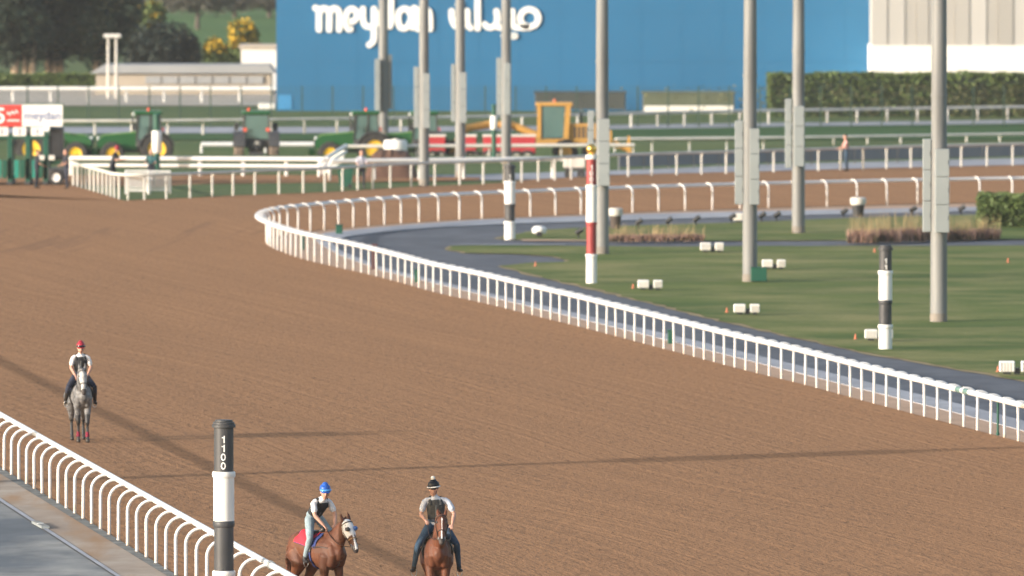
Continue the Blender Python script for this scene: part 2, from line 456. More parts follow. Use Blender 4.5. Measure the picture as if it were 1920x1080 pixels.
kerb_in = [(2700, 380), (1920, 393.5), (1500, 403), (1193, 412), (950, 419), (830, 425), (720, 434), (650, 443), (622, 455), (640, 470), (714, 500), (903, 546), (1308, 639), (1811, 760), (2700, 993)]
sheet("sandy_verge", inner + [tuple(G(*p)[:2]) for p in kerb_out[::-1]], -0.02, M_verge, world=True)
sheet("road_kerb", kerb_out + kerb_in, 0.0, M_kerb, thick=0.03)
LAWN1 = [(2700, 862), (1920, 713), (1811, 694), (1640, 664), (1500, 634), (1308, 591), (1190, 560), (1060, 530), (985, 512), (935, 497), (990, 492), (1055, 490),
      (1062, 487), (1040, 480), (960, 475), (870, 473), (835, 466), (842, 460), (900, 459), (1000, 459), (1200, 461), (1500, 460), (1920, 459), (2700, 458)]
LAWN2 = [(925, 446), (960, 438), (1010, 430), (1100, 425), (1193, 421), (1350, 417), (1500, 411), (1700, 404), (1920, 399), (2700, 385),
      (2700, 446), (1920, 448), (1500, 450), (1200, 451), (1000, 450)]
M_dry = mat("dry_lawn_fringe", (0.30, 0.245, 0.150), 0.95, 0.25, 0.8, 0.3, 8, spec=0.05)
for nm, out_, sd_ in (("infield_lawn", LAWN1, 3), ("far_infield_lawn", LAWN2, 4)):
    sheet(nm, ragged(out_, -.15, .16, sd_), -0.015, M_lawn, world=True)
    sheet(nm + "_fringe", ragged(out_, .05, .10, sd_ + 9), -0.030, M_dry, world=True)
sheet("lawn_edging", [(838, 459), (870, 457.5), (1000, 457.5), (1060, 457.5), (1060, 458.6), (1000, 458.6), (870, 458.6)], -0.01, M_kerb)
sheet("path_edging", [(975, 448), (1100, 449.5), (1100, 452), (980, 451.5)], -0.012, M_verge)
# concrete path with gutter at the lower left
def band(f0, f1, z, name, m, thick=0.0):
    xsb = [-900, -300, 0, 300, 700, 1100]
    return sheet(name, [(x, f0(x)) for x in xsb] + [(x, f1(x)) for x in xsb[::-1]], z, m, thick=thick)
band(lambda x: LY(x) - 2.5, lambda x: LY(x) + 10, 0.018, "edge_kerb", M_edge)
band(lambda x: LY(x) + 9, lambda x: KY(x) - 1, 0.012, "sandy_strip", M_sand)
band(lambda x: KY(x) - 4, lambda x: KY(x) + 2, 0.022, "gutter_kerb", M_kerb)
band(lambda x: KY(x) + 2, lambda x: KY(x) + 5, 0.008, "gutter", mat("gutter_dark", (0.10, 0.10, 0.10), 0.8, 0.3))
sheet("path", [(-900, KY(-900) + 4), (0, KY(0) + 4), (1100, KY(1100) + 4), (1100, 2200), (-2000, 2200), (-2000, KY(-900) + 4)], 0.004, M_path)
# far bands
sheet("far_verge", [(235, 374), (345, 371), (427, 366.5), (509, 363.5), (590, 361), (670, 356.5), (786, 349), (786, 342), (640, 343), (509, 344), (345, 346), (290, 352)], -0.012, M_grass)
sheet("far_dirt_lane", [(-900, 345.6), (135, 346), (290, 350), (400, 344), (640, 342), (900, 337), (900, 333), (640, 328), (400, 327), (-900, 329)], -0.03, M_dirt)
sheet("far_service_road", [(640, 342), (900, 338), (1000, 336), (1150, 327.5), (1400, 321.5), (1650, 314.5), (1920, 308.5), (2700, 291.5), (2700, 280), (1920, 296), (1440, 308), (1140, 320), (900, 327), (640, 331)], -0.045, M_kerb)
sheet("back_service_road", [(-900, 238), (700, 238), (1140, 234), (1920, 224.5), (2700, 214), (2700, 222), (1920, 231), (1140, 242), (700, 249), (-900, 251)], -0.04, M_kerb)
sheet("turf_track", [(-900, 251.3), (700, 249.3), (1140, 242.3), (1920, 231.3), (2700, 222.3), (2700, 262), (1920, 262), (1140, 262), (-900, 262)], -0.05, M_turf)
sheet("yard", [(-900, 150), (517, 150), (517, 198), (-900, 198)], -0.04, M_yard)
sheet("far_lawn", [(-500, 90), (900, 90), (900, -30), (-500, -30)], -0.04, lawn_material("far_lawn_grass", (0.075, 0.150, 0.045), (0.090, 0.170, 0.052), (0.11, 0.16, 0.06), 0.2))

def clods():
    rnd = random.Random(5); b = MB(); ldir = V((.16, -.987, 0)); n = 0
    while n < 15000:
        y = 178 + 130 * rnd.random() ** 1.5; xl = -12.15 + (234.2 - y) * .156 + .8; x = rnd.uniform(max(xl, -y * .056), min(y * .056, 6.2 + (283.8 - y) * .175))
        u = x * .987 + y * .16                                 # across the track
        if rnd.random() > .35 + .65 * (math.sin(u * 2.1) * math.sin(u * .63 + 1) > .1): continue
        r = rnd.uniform(.012, .030) * (1.7 if rnd.random() < .05 else 1); h = r * rnd.uniform(.35, .65); k = len(b.v); a0 = rnd.uniform(0, 6.28)
        for q in range(5):
            a = a0 + 1.2566 * q; rr = r * rnd.uniform(.7, 1.3); b.v.append((x + rr * math.cos(a), y + rr * math.sin(a) * 1.5, -.004))
        b.v.append((x + rnd.uniform(-.3, .3) * r, y + rnd.uniform(-.3, .3) * r, h))
        for q in range(5): b.f.append([k + q, k + (q + 1) % 5, k + 5]); b.m.append(0)
        n += 1
    me = bpy.data.meshes.new("dirt_clods"); me.from_pydata(b.v, [], b.f); me.materials.append(mat("damp_clod", (0.185, 0.108, 0.066), 1.0, 0.3, 3.0, spec=0.0))
    me.polygons.foreach_set("use_smooth", [True] * len(me.polygons))
    tag(inst("dirt_clods", me, None), "small loose clods of dirt strewn over the track", "clods", kind='stuff')
clods()
# heap of darker dirt beside the far rail
def mound(px0, px1, py, h, depth):
    a, b = G(px0, py), G(px1, py); w = (b.x - a.x) / 2
    o = thing("dirt_heap", "low heap of dark red-brown dirt behind the straight white rail", "dirt heap", ((a.x + b.x) / 2, a.y + depth, -0.1))
    bm = MB(); n, k = 26, 14
    for j in range(k + 1):
        for i in range(n + 1):
            u, v = -1 + 2 * i / n, -1 + 2 * j / k
            s = max(0, 1 - abs(u) ** 5) * max(0, 1 - abs(v) ** 2.5)
            bm.v.append((u * w, v * depth, h * s * (1 + random.uniform(-.06, .06)) - 0.02))
    for j in range(k):
        for i in range(n):
            q = j * (n + 1) + i; bm.f.append([q, q + 1, q + n + 2, q + n + 1]); bm.m.append(0)
    bm.build("heap_surface", M_mound, o, smooth=60)
mound(682, 782, 333, 1.35, 3.0)

# ------------------------------------------------------------------ running rails
def post_mesh(h=1.08, reach=0.36, r=0.036, bend=0.30, n=8, name="post", m=None):
    pts = [(0, 0, -0.08), (0, 0, h - bend)]
    for k in range(1, 8):
        a = math.pi / 2 * k / 7
        pts.append((bend - bend * math.cos(a), 0, h - bend + bend * math.sin(a)))
    pts.append((reach, 0, h))
    b = MB(); b.tube(pts, r, n)
    return b.mesh(name, m or M_white, smooth=50)
def post_low(h, r, m):
    b = MB(); b.tube([(0, 0, -0.1), (0, 0, h * .8), (0.06, 0, h * .95), (0.16, 0, h)], r, 6)
    return b.mesh("post", m, smooth=50)
def post_material():
    m = bpy.data.materials.new("splashed_white_pvc"); m.use_nodes = True; nt = m.node_tree; b = nt.nodes["Principled BSDF"]; b.inputs["Roughness"].default_value = .45
    tc = nt.nodes.new("ShaderNodeTexCoord"); sp = nt.nodes.new("ShaderNodeSeparateXYZ"); nt.links.new(tc.outputs["Object"], sp.inputs[0])
    g = nt.nodes.new("ShaderNodeNewGeometry")
    mr = nt.nodes.new("ShaderNodeMapRange"); mr.inputs[1].default_value = .42; mr.inputs[2].default_value = 0.0; nt.links.new(sp.outputs[2], mr.inputs[0])
    no = node_noise(nt, g.outputs["Position"], 6.0, 4, .25, .75)
    c = node_mix(nt, (.72, .71, .70), (.62, .61, .59), node_math(nt, 'MULTIPLY', node_noise(nt, g.outputs["Position"], 1.5, 4), .6))
    c = node_mix(nt, c, (.47, .33, .22), node_math(nt, 'MULTIPLY', node_math(nt, 'MULTIPLY', mr.outputs[0], no), .95))
    nt.links.new(c, b.inputs["Base Color"]); return m
M_post = post_material()
POST = post_mesh(1.12, 0.40, 0.038, m=M_post)
def rail(name, label, path, pmesh, h, reach, r, m, group=None, sections=8, skip=lambda p: False, z=0.0, jitter=0.0, ntube=10):
    root = thing(name, label, "rail", (path[0].x, path[0].y, 0), 0, group)
    o0 = V((path[0].x, path[0].y, 0)); tops = []
    N = len(path)
    for i, p in enumerate(path):
        t = (path[min(i + 1, N - 1)] - path[max(i - 1, 0)]); t.z = 0; t.normalize()
        nrm = V((-t.y, t.x, 0))
        tops.append(V((p.x, p.y, 0)) + nrm * reach + V((0, 0, z + h)) - o0)
        if skip(p): continue
        q = inst("post", pmesh, root, V((p.x, p.y, z)) - o0, math.atan2(nrm.y, nrm.x) + random.uniform(-jitter, jitter))
        if jitter: q.rotation_euler[1] = random.uniform(-jitter, jitter) * 0.25; q.rotation_euler[0] = random.uniform(-jitter, jitter) * 0.25
    for a in range(0, N - 1, sections):
        seg = tops[a:min(a + sections, N - 1) + 1]
        if len(seg) < 2: continue
        b = MB(); b.tube(seg, r, ntube); b.build("top_rail", m, root, smooth=50)
    return root, tops, o0
# rail round the infield corner
corner, ctops, co = rail("running_rail", "long white running rail curving round the infield corner", rail_path, POST, 1.055, 0.40, 0.075, M_white, jitter=0.05)
# rail beside the concrete path
lp = [G(x, LY(x)) for x in (-500, -250, 0, 250, 500, 820)]
lp_path = resample(lp, 1.78)
POSTN = post_mesh(1.12, 0.38, 0.037, 0.34, 12, m=M_post)
left_rail, lt, lo = rail("running_rail", "white running rail with arched posts beside the concrete path at lower left", lp_path, POSTN, 1.12, 0.40, 0.062, M_white, jitter=0.03, ntube=16)
# collar at a rail joint close to the marker
b = MB(); pj = min(range(len(lt)), key=lambda i: abs((lt[i] + lo).y - G(470, LY(470)).y)); jd = (lt[pj + 1] - lt[pj]).normalized()
b.tube([lt[pj] - jd * 0.12, lt[pj] + jd * 0.12], 0.083, 16); b.build("joint_sleeve", M_cab, left_rail, smooth=50)
# outer rail of the dirt bend
op = [G(*p) for p in [(2700, 293), (1920, 310), (1650, 316.5), (1440, 323.5), (1250, 329), (1150, 332), (1040, 338), (939, 344), (863, 346.8), (786, 349), (709, 352.5), (630, 358.5), (550, 362), (468, 364.5), (386, 369), (302, 372), (240, 374.5), (226, 373), (205, 366), (180, 359), (150, 350.5), (135, 346.5)]]
op_path = smooth_path(resample(op, 1.62), 2)
POSTF = post_mesh(1.05, 0.16, 0.05, 0.15, 6, m=M_dirtywhite)
rail("running_rail", "far white rail bordering the outside of the dirt bend", op_path, POSTF, 1.08, 0.2, 0.07, M_dirtywhite)
# straight white rail and the two-rail fence behind it
def straight_rail(label, p0, p1, step, h, r, pr, m, second=None, group=None, z=-0.05, name="white_rail"):
    a, c = G(*p0), G(*p1); L_ = (c - a).length; n = max(2, int(L_ / step) + 1)
    path = [a.lerp(c, i / (n - 1)) for i in range(n)]
    root, tops, o = rail(name, label, path[::-1], post_low(h, pr, m), h, 0.18, r, m, group, 6, z=z)
    if second:
        b = MB(); b.tube([tops[0] - V((0, 0, second)), tops[-1] - V((0, 0, second))], r * 0.8, 8); b.build("lower_rail", m, root, smooth=50)
    return root
straight_rail("thick straight white rail in front of the dirt heap", (618, 337), (1118, 331), 2.0, 0.93, 0.115, 0.07, M_whiteb)
straight_rail("two-bar white fence in front of the green tractors", (133, 327), (618, 329), 1.82, 0.84, 0.11, 0.085, M_whiteb, 0.34)
straight_rail("slanting white rail that runs back to the turf crest", (598, 330), (642, 301), 2.6, 0.80, 0.10, 0.07, M_whiteb, 0.3)
straight_rail("thin white rail along the turf crest by the parked machines", (645, 292.5), (1188, 290), 3.6, 0.50, 0.095, 0.05, M_dirtywhite, z=0.0)
def long_rail(label, pts, step, h, r, pr, m, z=-0.1):
    path = resample([G(*p) for p in pts][::-1], step)
    return rail("white_rail", label, path, post_low(h, pr, m), h, 0.18, r, m, None, 6, z=z)
long_rail("white rail along the far service road behind the tractors", [(-120, 252), (340, 251), (900, 243), (1400, 232), (1920, 224), (2500, 216)], 2.05, 0.85, 0.085, 0.07, M_dirtywhite)
long_rail("white rail along the near edge of the turf track", [(1130, 272), (1500, 268.5), (1920, 262), (2500, 254)], 2.1, 0.62, 0.08, 0.06, M_dirtywhite, -0.3)
long_rail("pale white rail between the tractors on the turf side", [(322, 276.5), (618, 276)], 3.4, 0.36, 0.13, 0.07, M_whiteb, -0.2)
long_rail("white rail edging the yard at the top left", [(-150, 190), (260, 190), (520, 190)], 2.4, 0.92, 0.13, 0.07, M_whiteb)
# low dark screen behind the outer rail on the right
def screen():
    a = [G(*p) for p in [(1160, 318), (1440, 309), (1920, 297), (2500, 285)]]
    root = thing("windscreen_fence", "low dark mesh screen behind the far right rail", "screen", a[0])
    for i in range(3):
        n = 6
        for k in range(n):
            p, q = a[i].lerp(a[i + 1], k / n) - a[0], a[i].lerp(a[i + 1], (k + .985) / n) - a[0]
            b = MB(); b.add([p + V((0, 0, .12)), q + V((0, 0, .12)), q + V((0, 0, .72)), p + V((0, 0, .72)), p + V((0, .03, .12)), q + V((0, .03, .12)), q + V((0, .03, .72)), p + V((0, .03, .72))],
                            [(0, 1, 2, 3), (7, 6, 5, 4), (3, 2, 6, 7), (0, 4, 5, 1), (0, 3, 7, 4), (1, 5, 6, 2)])
            b.build("screen_panel", M_cabdark, root)
            b = MB(); b.box((p.x - .04, p.y - .05, -.1), (p.x + .04, p.y, .78)); b.build("post", M_galv, root)
screen()

# ------------------------------------------------------------------ light masts
def mast(label, px, py, w, front, side, base_extra=None, height=20.0, fdir=0.5, loc=None, group="grey lighting masts", dark=False, cz=None):
    p = loc if loc else G(px, py)
    s = SC(p); r = w / s / 2
    root = thing("light_mast", label, "light mast", p, 0, group)
    b = MB(); b.lathe([(r * 1.02, -0.1), (r, 3), (r * .93, 8), (r * .84, 14), (r * .72, height)], 28); b.build("shaft", M_galv, root, smooth=40)
    b = MB(); b.lathe([(r * 1.05, -0.1), (r * 1.05, 0.18), (r * 1.02, 0.26)], 28); b.build("base_collar", mat("dusty_mast_foot", (.22, .195, .17), .8, .2), root, smooth=30)
    for zb in (7.4, 11.5):
        b = MB(); b.lathe([(r * .97, zb - .04), (r * 1.03, zb - .04), (r * 1.03, zb + .04), (r * .95, zb + .04)], 28); b.build("band", M_galv, root, smooth=30)
    def boxes(x0, x1, y0, y1, near, m, parts=3):
        lx0, lx1 = (x0 - px) / s, (x1 - px) / s; z0, z1 = (py - y1) / s, (py - y0) / s
        ya = (-r - 0.30) if near else (-0.12); yb = (-r - 0.02) if near else 0.30
        for k in range(parts):
            b = MB(); b.box((lx0, ya, z0 + (z1 - z0) * k / parts + .008), (lx1, yb, z0 + (z1 - z0) * (k + 1) / parts - .008), 0.015)
            c = b.build("cabinet", m, root)
            b = MB(); b.box((lx1 - .05, ya - .012, z0 + (z1 - z0) * (k + .45) / parts), (lx1 - .03, ya, z0 + (z1 - z0) * (k + .6) / parts)); b.build("latch", M_cabdark, c)
        for k in (0.2, 0.8):
            zz = z0 + (z1 - z0) * k
            b = MB(); b.box((min(lx0, -r * .5), -.05, zz - .04), (max(lx1, r * .5), .0, zz + .04)); b.build("bracket", M_galv, root)
    if front: boxes(*front, True, M_cab)
    if side: boxes(*side, False, M_cabdark if dark else M_cab)
    # lamp frame at the head
    b = MB(); b.box((-1.5, -.1, height - .1), (1.5, .1, height + .06)); b.build("crossarm", M_galv, root)
    for k in range(4):
        b = MB(); b.box((-1.4 + k * .8, -.45, height - .4), (-1.0 + k * .8, -.1, height - .05), .04); b.build("floodlight", M_cabdark, root)
    if base_extra:
        x0, x1, y0, y1 = base_extra
        g = thing("utility_box", "dark green utility box at the foot of a light mast", "utility box", V((p.x + ((x0 + x1) / 2 - px) / s, p.y - r - .25, 0.02)))
        w2, h2 = (x1 - x0) / s, (y1 - y0) / s
        b = MB(); b.box((-w2 / 2, -.15, 0), (w2 / 2, .15, h2), .02); b.build("box_body", M_green, g)
        b = MB(); b.box((-w2 / 2 - .015, -.17, h2), (w2 / 2 + .015, .17, h2 + .03), .01); b.build("lid", M_green, g)
    return root
mast("light mast at far right of the lawn, nearest the camera", 1760, 602, 31, (1752, 1778, 278, 435), (1730, 1745, 260, 435))
mast("light mast rising from the far lawn left of the tall-grass bed", 1497, 436, 24, (1488, 1507, 198, 312), (1472, 1484, 185, 315))
mast("light mast with a green utility box at its foot", 1406, 527, 27, (1405, 1423, 240, 383), (1378, 1393, 226, 383), (1407, 1437, 502, 527))
mast("light mast close behind the red and white pole", 1129, 475, 25, (1121, 1143, 222, 348), (1102, 1114, 207, 318))
mast("light mast behind the thick straight rail, right of the Arabic letters' middle", 949, 303, 19, (945, 957, 118, 215), (931, 941, 108, 215))
mast("light mast beside the red harrow trailer, in line with the Arabic name's left end", 863, 331, 19, (862, 875, 135, 230), (846, 854, 120, 228))
mast("light mast standing on the dirt edge below the last Latin letter", 795, 346, 19, (794, 806, 137, 240), (776, 786, 125, 240))
mast("light mast with dark cabinets in front of the blue wall, leftmost of the row", 719, 254, 18, (703, 713, 110, 207), (725, 735, 102, 205), dark=True)
ml = G(250, 895) - V((0.877, 0.48, 0)) * 7.4
mast("light mast beyond the path at the left", 0, 0, 60, None, None, loc=V((ml.x, ml.y, 0)))
b = MB(); b.box((-.5, -.75, 4.6), (.5, .75, 6.4), .03)
cb = [o for o in C.objects if o.name.startswith("light_mast")][-1]
b.build("cabinet", M_cab, cb)

# ------------------------------------------------------------------ marker posts
def marker(label, px, py, ptop, width, cols, digits=None, dsize=0.17, cap=True, ball=False, cuts=None, rot=0.0, digit_top=None):
    p = G(px, py); s = SC(p); r = width / s / 2; Ht = (py - ptop) / s
    root = thing("distance_marker", label, "marker post", p)
    n = len(cols); cuts = cuts or [k / n for k in range(n + 1)]
    for k, m in enumerate(cols):
        z0, z1 = Ht * cuts[k], Ht * cuts[k + 1]
        rr = r if m in (M_whiteb,) else r * .94
        b = MB(); b.lathe([(rr, z0 - (0.1 if k == 0 else 0)), (rr, z1 - .13), (rr * 1.07, z1 - .12), (rr * 1.12, z1 - .09), (rr * 1.12, z1 - .03), (rr * 1.05, z1 - .004), (rr * .7, z1 - .004)] if (k < n - 1) else
                         [(rr, z0), (rr, z1 - .02), (rr * .8, z1 - .004)], 36)
        b.build("segment", m, root, smooth=35)
    if cap:
        b = MB(); b.lathe([(r * 1.0, Ht - .12), (r * 1.15, Ht - .11), (r * 1.15, Ht - .06), (r * 1.04, Ht - .05), (r * 1.04, Ht - .01), (r * .86, Ht), (r * .86, Ht + .035), (r * .6, Ht + .04)], 36)
        b.build("cap", cols[-1], root, smooth=35)
    if ball:
        b = MB(); b.lathe([(r * .5, Ht - .02), (r * .5, Ht + .04)] + [(max(.01, .19 * math.sin(a)), Ht + .2 - .19 * math.cos(a)) for a in [math.pi * k / 14 for k in range(2, 15)]], 24)
        b.build("finial_ball", M_gold, root, smooth=60)
        b = MB(); b.lathe([(r * 1.02, Ht - .16), (r * 1.1, Ht - .15), (r * 1.1, Ht - .01), (r * .6, Ht)], 30); b.build("cap", M_whiteb, root, smooth=35)
    if digits:
        zt = digit_top if digit_top else Ht - .35
        for k, ch in enumerate(digits):
            if ch in "10":
                gb = MB(); hh, ww, st = dsize * .44, dsize * .31, dsize * .17
                if ch == "1":
                    gb.add([(st * .15, -hh, 0), (st * 1.15, -hh, 0), (st * 1.15, hh, 0), (st * .45, hh, 0), (st * .15, hh * .72, 0)], [(0, 1, 2, 3, 4)])
                    gb.add([(st * .14, hh * .72, 0), (-st * .2, hh * .62, 0), (-st * 1.1, hh * .58, 0), (-st * 1.1, hh * .30, 0), (st * .14, hh * .36, 0)], [(0, 1, 2, 3, 4)])
                else:
                    n_ = 24
                    for k2 in range(n_):
                        t = 6.2832 * k2 / n_; gb.v.append((math.cos(t) * ww, math.sin(t) * hh, 0)); gb.v.append((math.cos(t) * (ww - st * .85), math.sin(t) * (hh - st * .85), 0))
                    for k2 in range(n_):
                        q2 = (k2 + 1) % n_; gb.f.append([2 * k2, 2 * q2, 2 * q2 + 1, 2 * k2 + 1]); gb.m.append(0)
                me = bpy.data.meshes.new("digit"); me.from_pydata(gb.v, [], gb.f)
            else: me = text_mesh(ch, dsize * 1.20, 0.010 * dsize / .17, 1.0, 0.0)
            a0 = rot
            for v in me.vertices:
                a = v.co.x / r + a0; zz = v.co.y
                v.co = V((math.sin(a) * (r * .94 + .006), -math.cos(a) * (r * .94 + .006), zz))
            me.materials.clear(); me.materials.append(M_sign)
            inst("digit", me, root, (0, 0, zt - dsize * 1.06 * k - dsize / 2))
    return root
marker("large black and white 1100 marker post beside the near left rail", 420, 1162, 790, 39, [M_whiteb, M_charcoal, M_whiteb, M_charcoal], "1100", 0.165, digit_top=3.67, rot=-0.02)
marker("black and white 1100 marker post on the lawn, right of the red and white pole", 1660, 653, 462, 25, [M_whiteb, M_charcoal, M_whiteb, M_charcoal], "1100", 0.18, cuts=[0, .235, .475, .765, 1.0])
marker("small black and white marker post in front of the far bend rail", 956, 447, 310, 20, [M_whiteb, M_charcoal, M_whiteb, M_charcoal], "1000", 0.17, cuts=[0, .235, .475, .785, 1.0])
marker("red and white striped pole topped with a gold ball", 1109, 530, 290, 20, [M_whiteb, M_maroon, M_whiteb, M_maroon], "1000", 0.2, cap=False, ball=True, cuts=[0, .225, .475, .765, 1.0])
def lamp_post(label, px, py, top, w0, w1, tw):
    p = G(px, py, -.05); s = SC(p)
    root = thing("signal_post", label, "signal post", p)
    z = lambda y: (py - y) / s
    b = MB(); b.lathe([(tw / s / 2, -.1), (tw / s / 2, z(w1) + .02)], 16); b.build("lower_shaft", M_green, root, smooth=40)
    rr = tw / s / 2 * 1.5
    b = MB(); b.lathe([(rr * .8, z(w1)), (rr, z(w1) + .06), (rr, z(w0) - .06), (rr * .8, z(w0))], 20); b.build("white_drum", M_whiteb, root, smooth=40)
    b = MB(); b.lathe([(tw / s / 2 * .85, z(w0)), (tw / s / 2 * .85, z(top) - .1)], 16); b.build("upper_shaft", M_green, root, smooth=40)
    b = MB(); b.lathe([(tw / s / 2 * 1.2, z(top) - .1), (tw / s / 2 * 1.2, z(top)), (tw / s / 2 * .5, z(top) + .05)], 16); b.build("cap", M_green, root, smooth=40)
lamp_post("green post with a white drum in front of the middle tractor", 294, 331, 214, 245, 287, 12)
lamp_post("small green post with a white drum near the yellow grader", 926, 300, 197, 217, 243, 9)

# ------------------------------------------------------------------ foliage helpers
def leaf_cloud(n, pick, size, seed=1, flat=0.3):
    rnd = random.Random(seed); b = MB()
    for _ in range(n):
        c = pick(rnd)
        if c is None: continue
        a, e = rnd.uniform(0, 6.283), rnd.uniform(-1, 1)
        u = V((math.cos(a), math.sin(a), rnd.uniform(-.5, .5))).normalized()
        w = u.cross(V((rnd.uniform(-1, 1), rnd.uniform(-1, 1), rnd.uniform(-1, 1)))).normalized()
        s = size * rnd.uniform(.6, 1.4)
        k = len(b.v)
        b.v += [tuple(c - u * s - w * s * .1), tuple(c + w * s * .45), tuple(c + u * s + w * s * .1), tuple(c - w * s * .45)]
        b.f.append([k, k + 1, k + 2, k + 3]); b.m.append(0)
    return b
def quick(b, name, m, parent):
    me = bpy.data.meshes.new(name); me.from_pydata(b.v, [], b.f); me.materials.append(m); me.update()
    return inst(name, me, parent)
def tree(name, label, base, trunks, blobs, m_leaf, m_bark, n, size, cat="tree", group=None, extra=None, seed=1, drop=0.0):
    """trunks: (x, y, r, h, lean); blobs: (x, y, z, rx, ry, rz) in metres from the base"""
    root = thing(name, label, cat, base, 0, group); rnd = random.Random(seed)
    for (x, y, r, h, lean) in trunks:
        b = MB(); pts = [V((x + lean * t * t, y + rnd.uniform(-.05, .05), h * t - .15)) for t in (0, .2, .4, .6, .8, 1)]
        b.tube(pts, r, 9, rs=[r * (1.25 - .85 * t) for t in (0, .2, .4, .6, .8, 1)]); b.build("trunk", m_bark, root, smooth=60)
        for q in range(5):
            bl = rnd.choice(blobs); s0 = pts[rnd.choice((2, 3, 4))]; e0 = V((bl[0], bl[1], bl[2])) + V((rnd.uniform(-.4, .4) * bl[3], rnd.uniform(-.3, .3) * bl[4], 0))
            b = MB(); mid = s0.lerp(e0, .5) + V((0, 0, .2)); b.tube([s0, mid, e0], r * .4, 6, rs=[r * .5, r * .3, r * .1]); b.build("limb", m_bark, root, smooth=60)
    tot = sum(q[3] * q[4] * q[5] for q in blobs) or 1
    def pick(rd):
        k = rd.uniform(0, tot)
        for q in blobs:
            k -= q[3] * q[4] * q[5]
            if k <= 0: break
        a, z = rd.uniform(0, 6.283), rd.uniform(-1, 1); rr = rd.uniform(.25, 1) ** .5 * (1 + .18 * math.sin(3 * a + q[0] * 7) * math.cos(4 * z + q[1]))
        c = math.sqrt(1 - z * z)
        return V((q[0] + q[3] * rr * c * math.cos(a), q[1] + q[4] * rr * c * math.sin(a), q[2] + q[5] * rr * z - drop * rd.random()))
    quick(leaf_cloud(n, pick, size, seed), "crown", m_leaf, root)
    if extra:
        m2, n2, s2, zmin = extra
        def pick2(rd):
            c = pick(rd); return c if c.z > zmin else None
        quick(leaf_cloud(n2, pick2, s2, seed + 5), "blossom", m2, root)
    return root
def hedge(name, label, x0, x1, y0, y1, z0, z1, leaf, n, size, seed, mats=(None, None)):
    root = thing(name, label, "hedge", ((x0 + x1) / 2, y0, z0)); w, d, h = (x1 - x0) / 2, y1 - y0, z1 - z0
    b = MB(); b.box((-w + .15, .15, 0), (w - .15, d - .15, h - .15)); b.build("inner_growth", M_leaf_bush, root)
    rd0 = random.Random(seed)
    def pick(rd):
        k = rd.random(); bulge = 0.10 * math.sin(k * 90) 
        x = rd.uniform(-w, w); wav = .035 * math.sin(x * .9) + .03 * math.sin(x * 2.3 + 1) + .02 * math.sin(x * 5.7)
        if k < .5: return V((x, rd.uniform(-.05, .15) + wav, rd.uniform(0, h)))
        if k < .85: return V((x, rd.uniform(0, d), h + wav + rd.uniform(-.15, .05)))
        return V((rd.choice((-w, w)) + rd.uniform(-.1, .1), rd.uniform(0, d), rd.uniform(0, h)))
    quick(leaf_cloud(n, pick, size, seed), "foliage", mats[0] or M_leaf_hedge, root)
    if mats[1]:
        quick(leaf_cloud(n // 3, lambda rd: V((rd.gauss(0, w * .5), rd.uniform(-.08, .1), rd.uniform(0, h * .75))) , size, seed + 3), "brown_patch", mats[1], root)
    return root

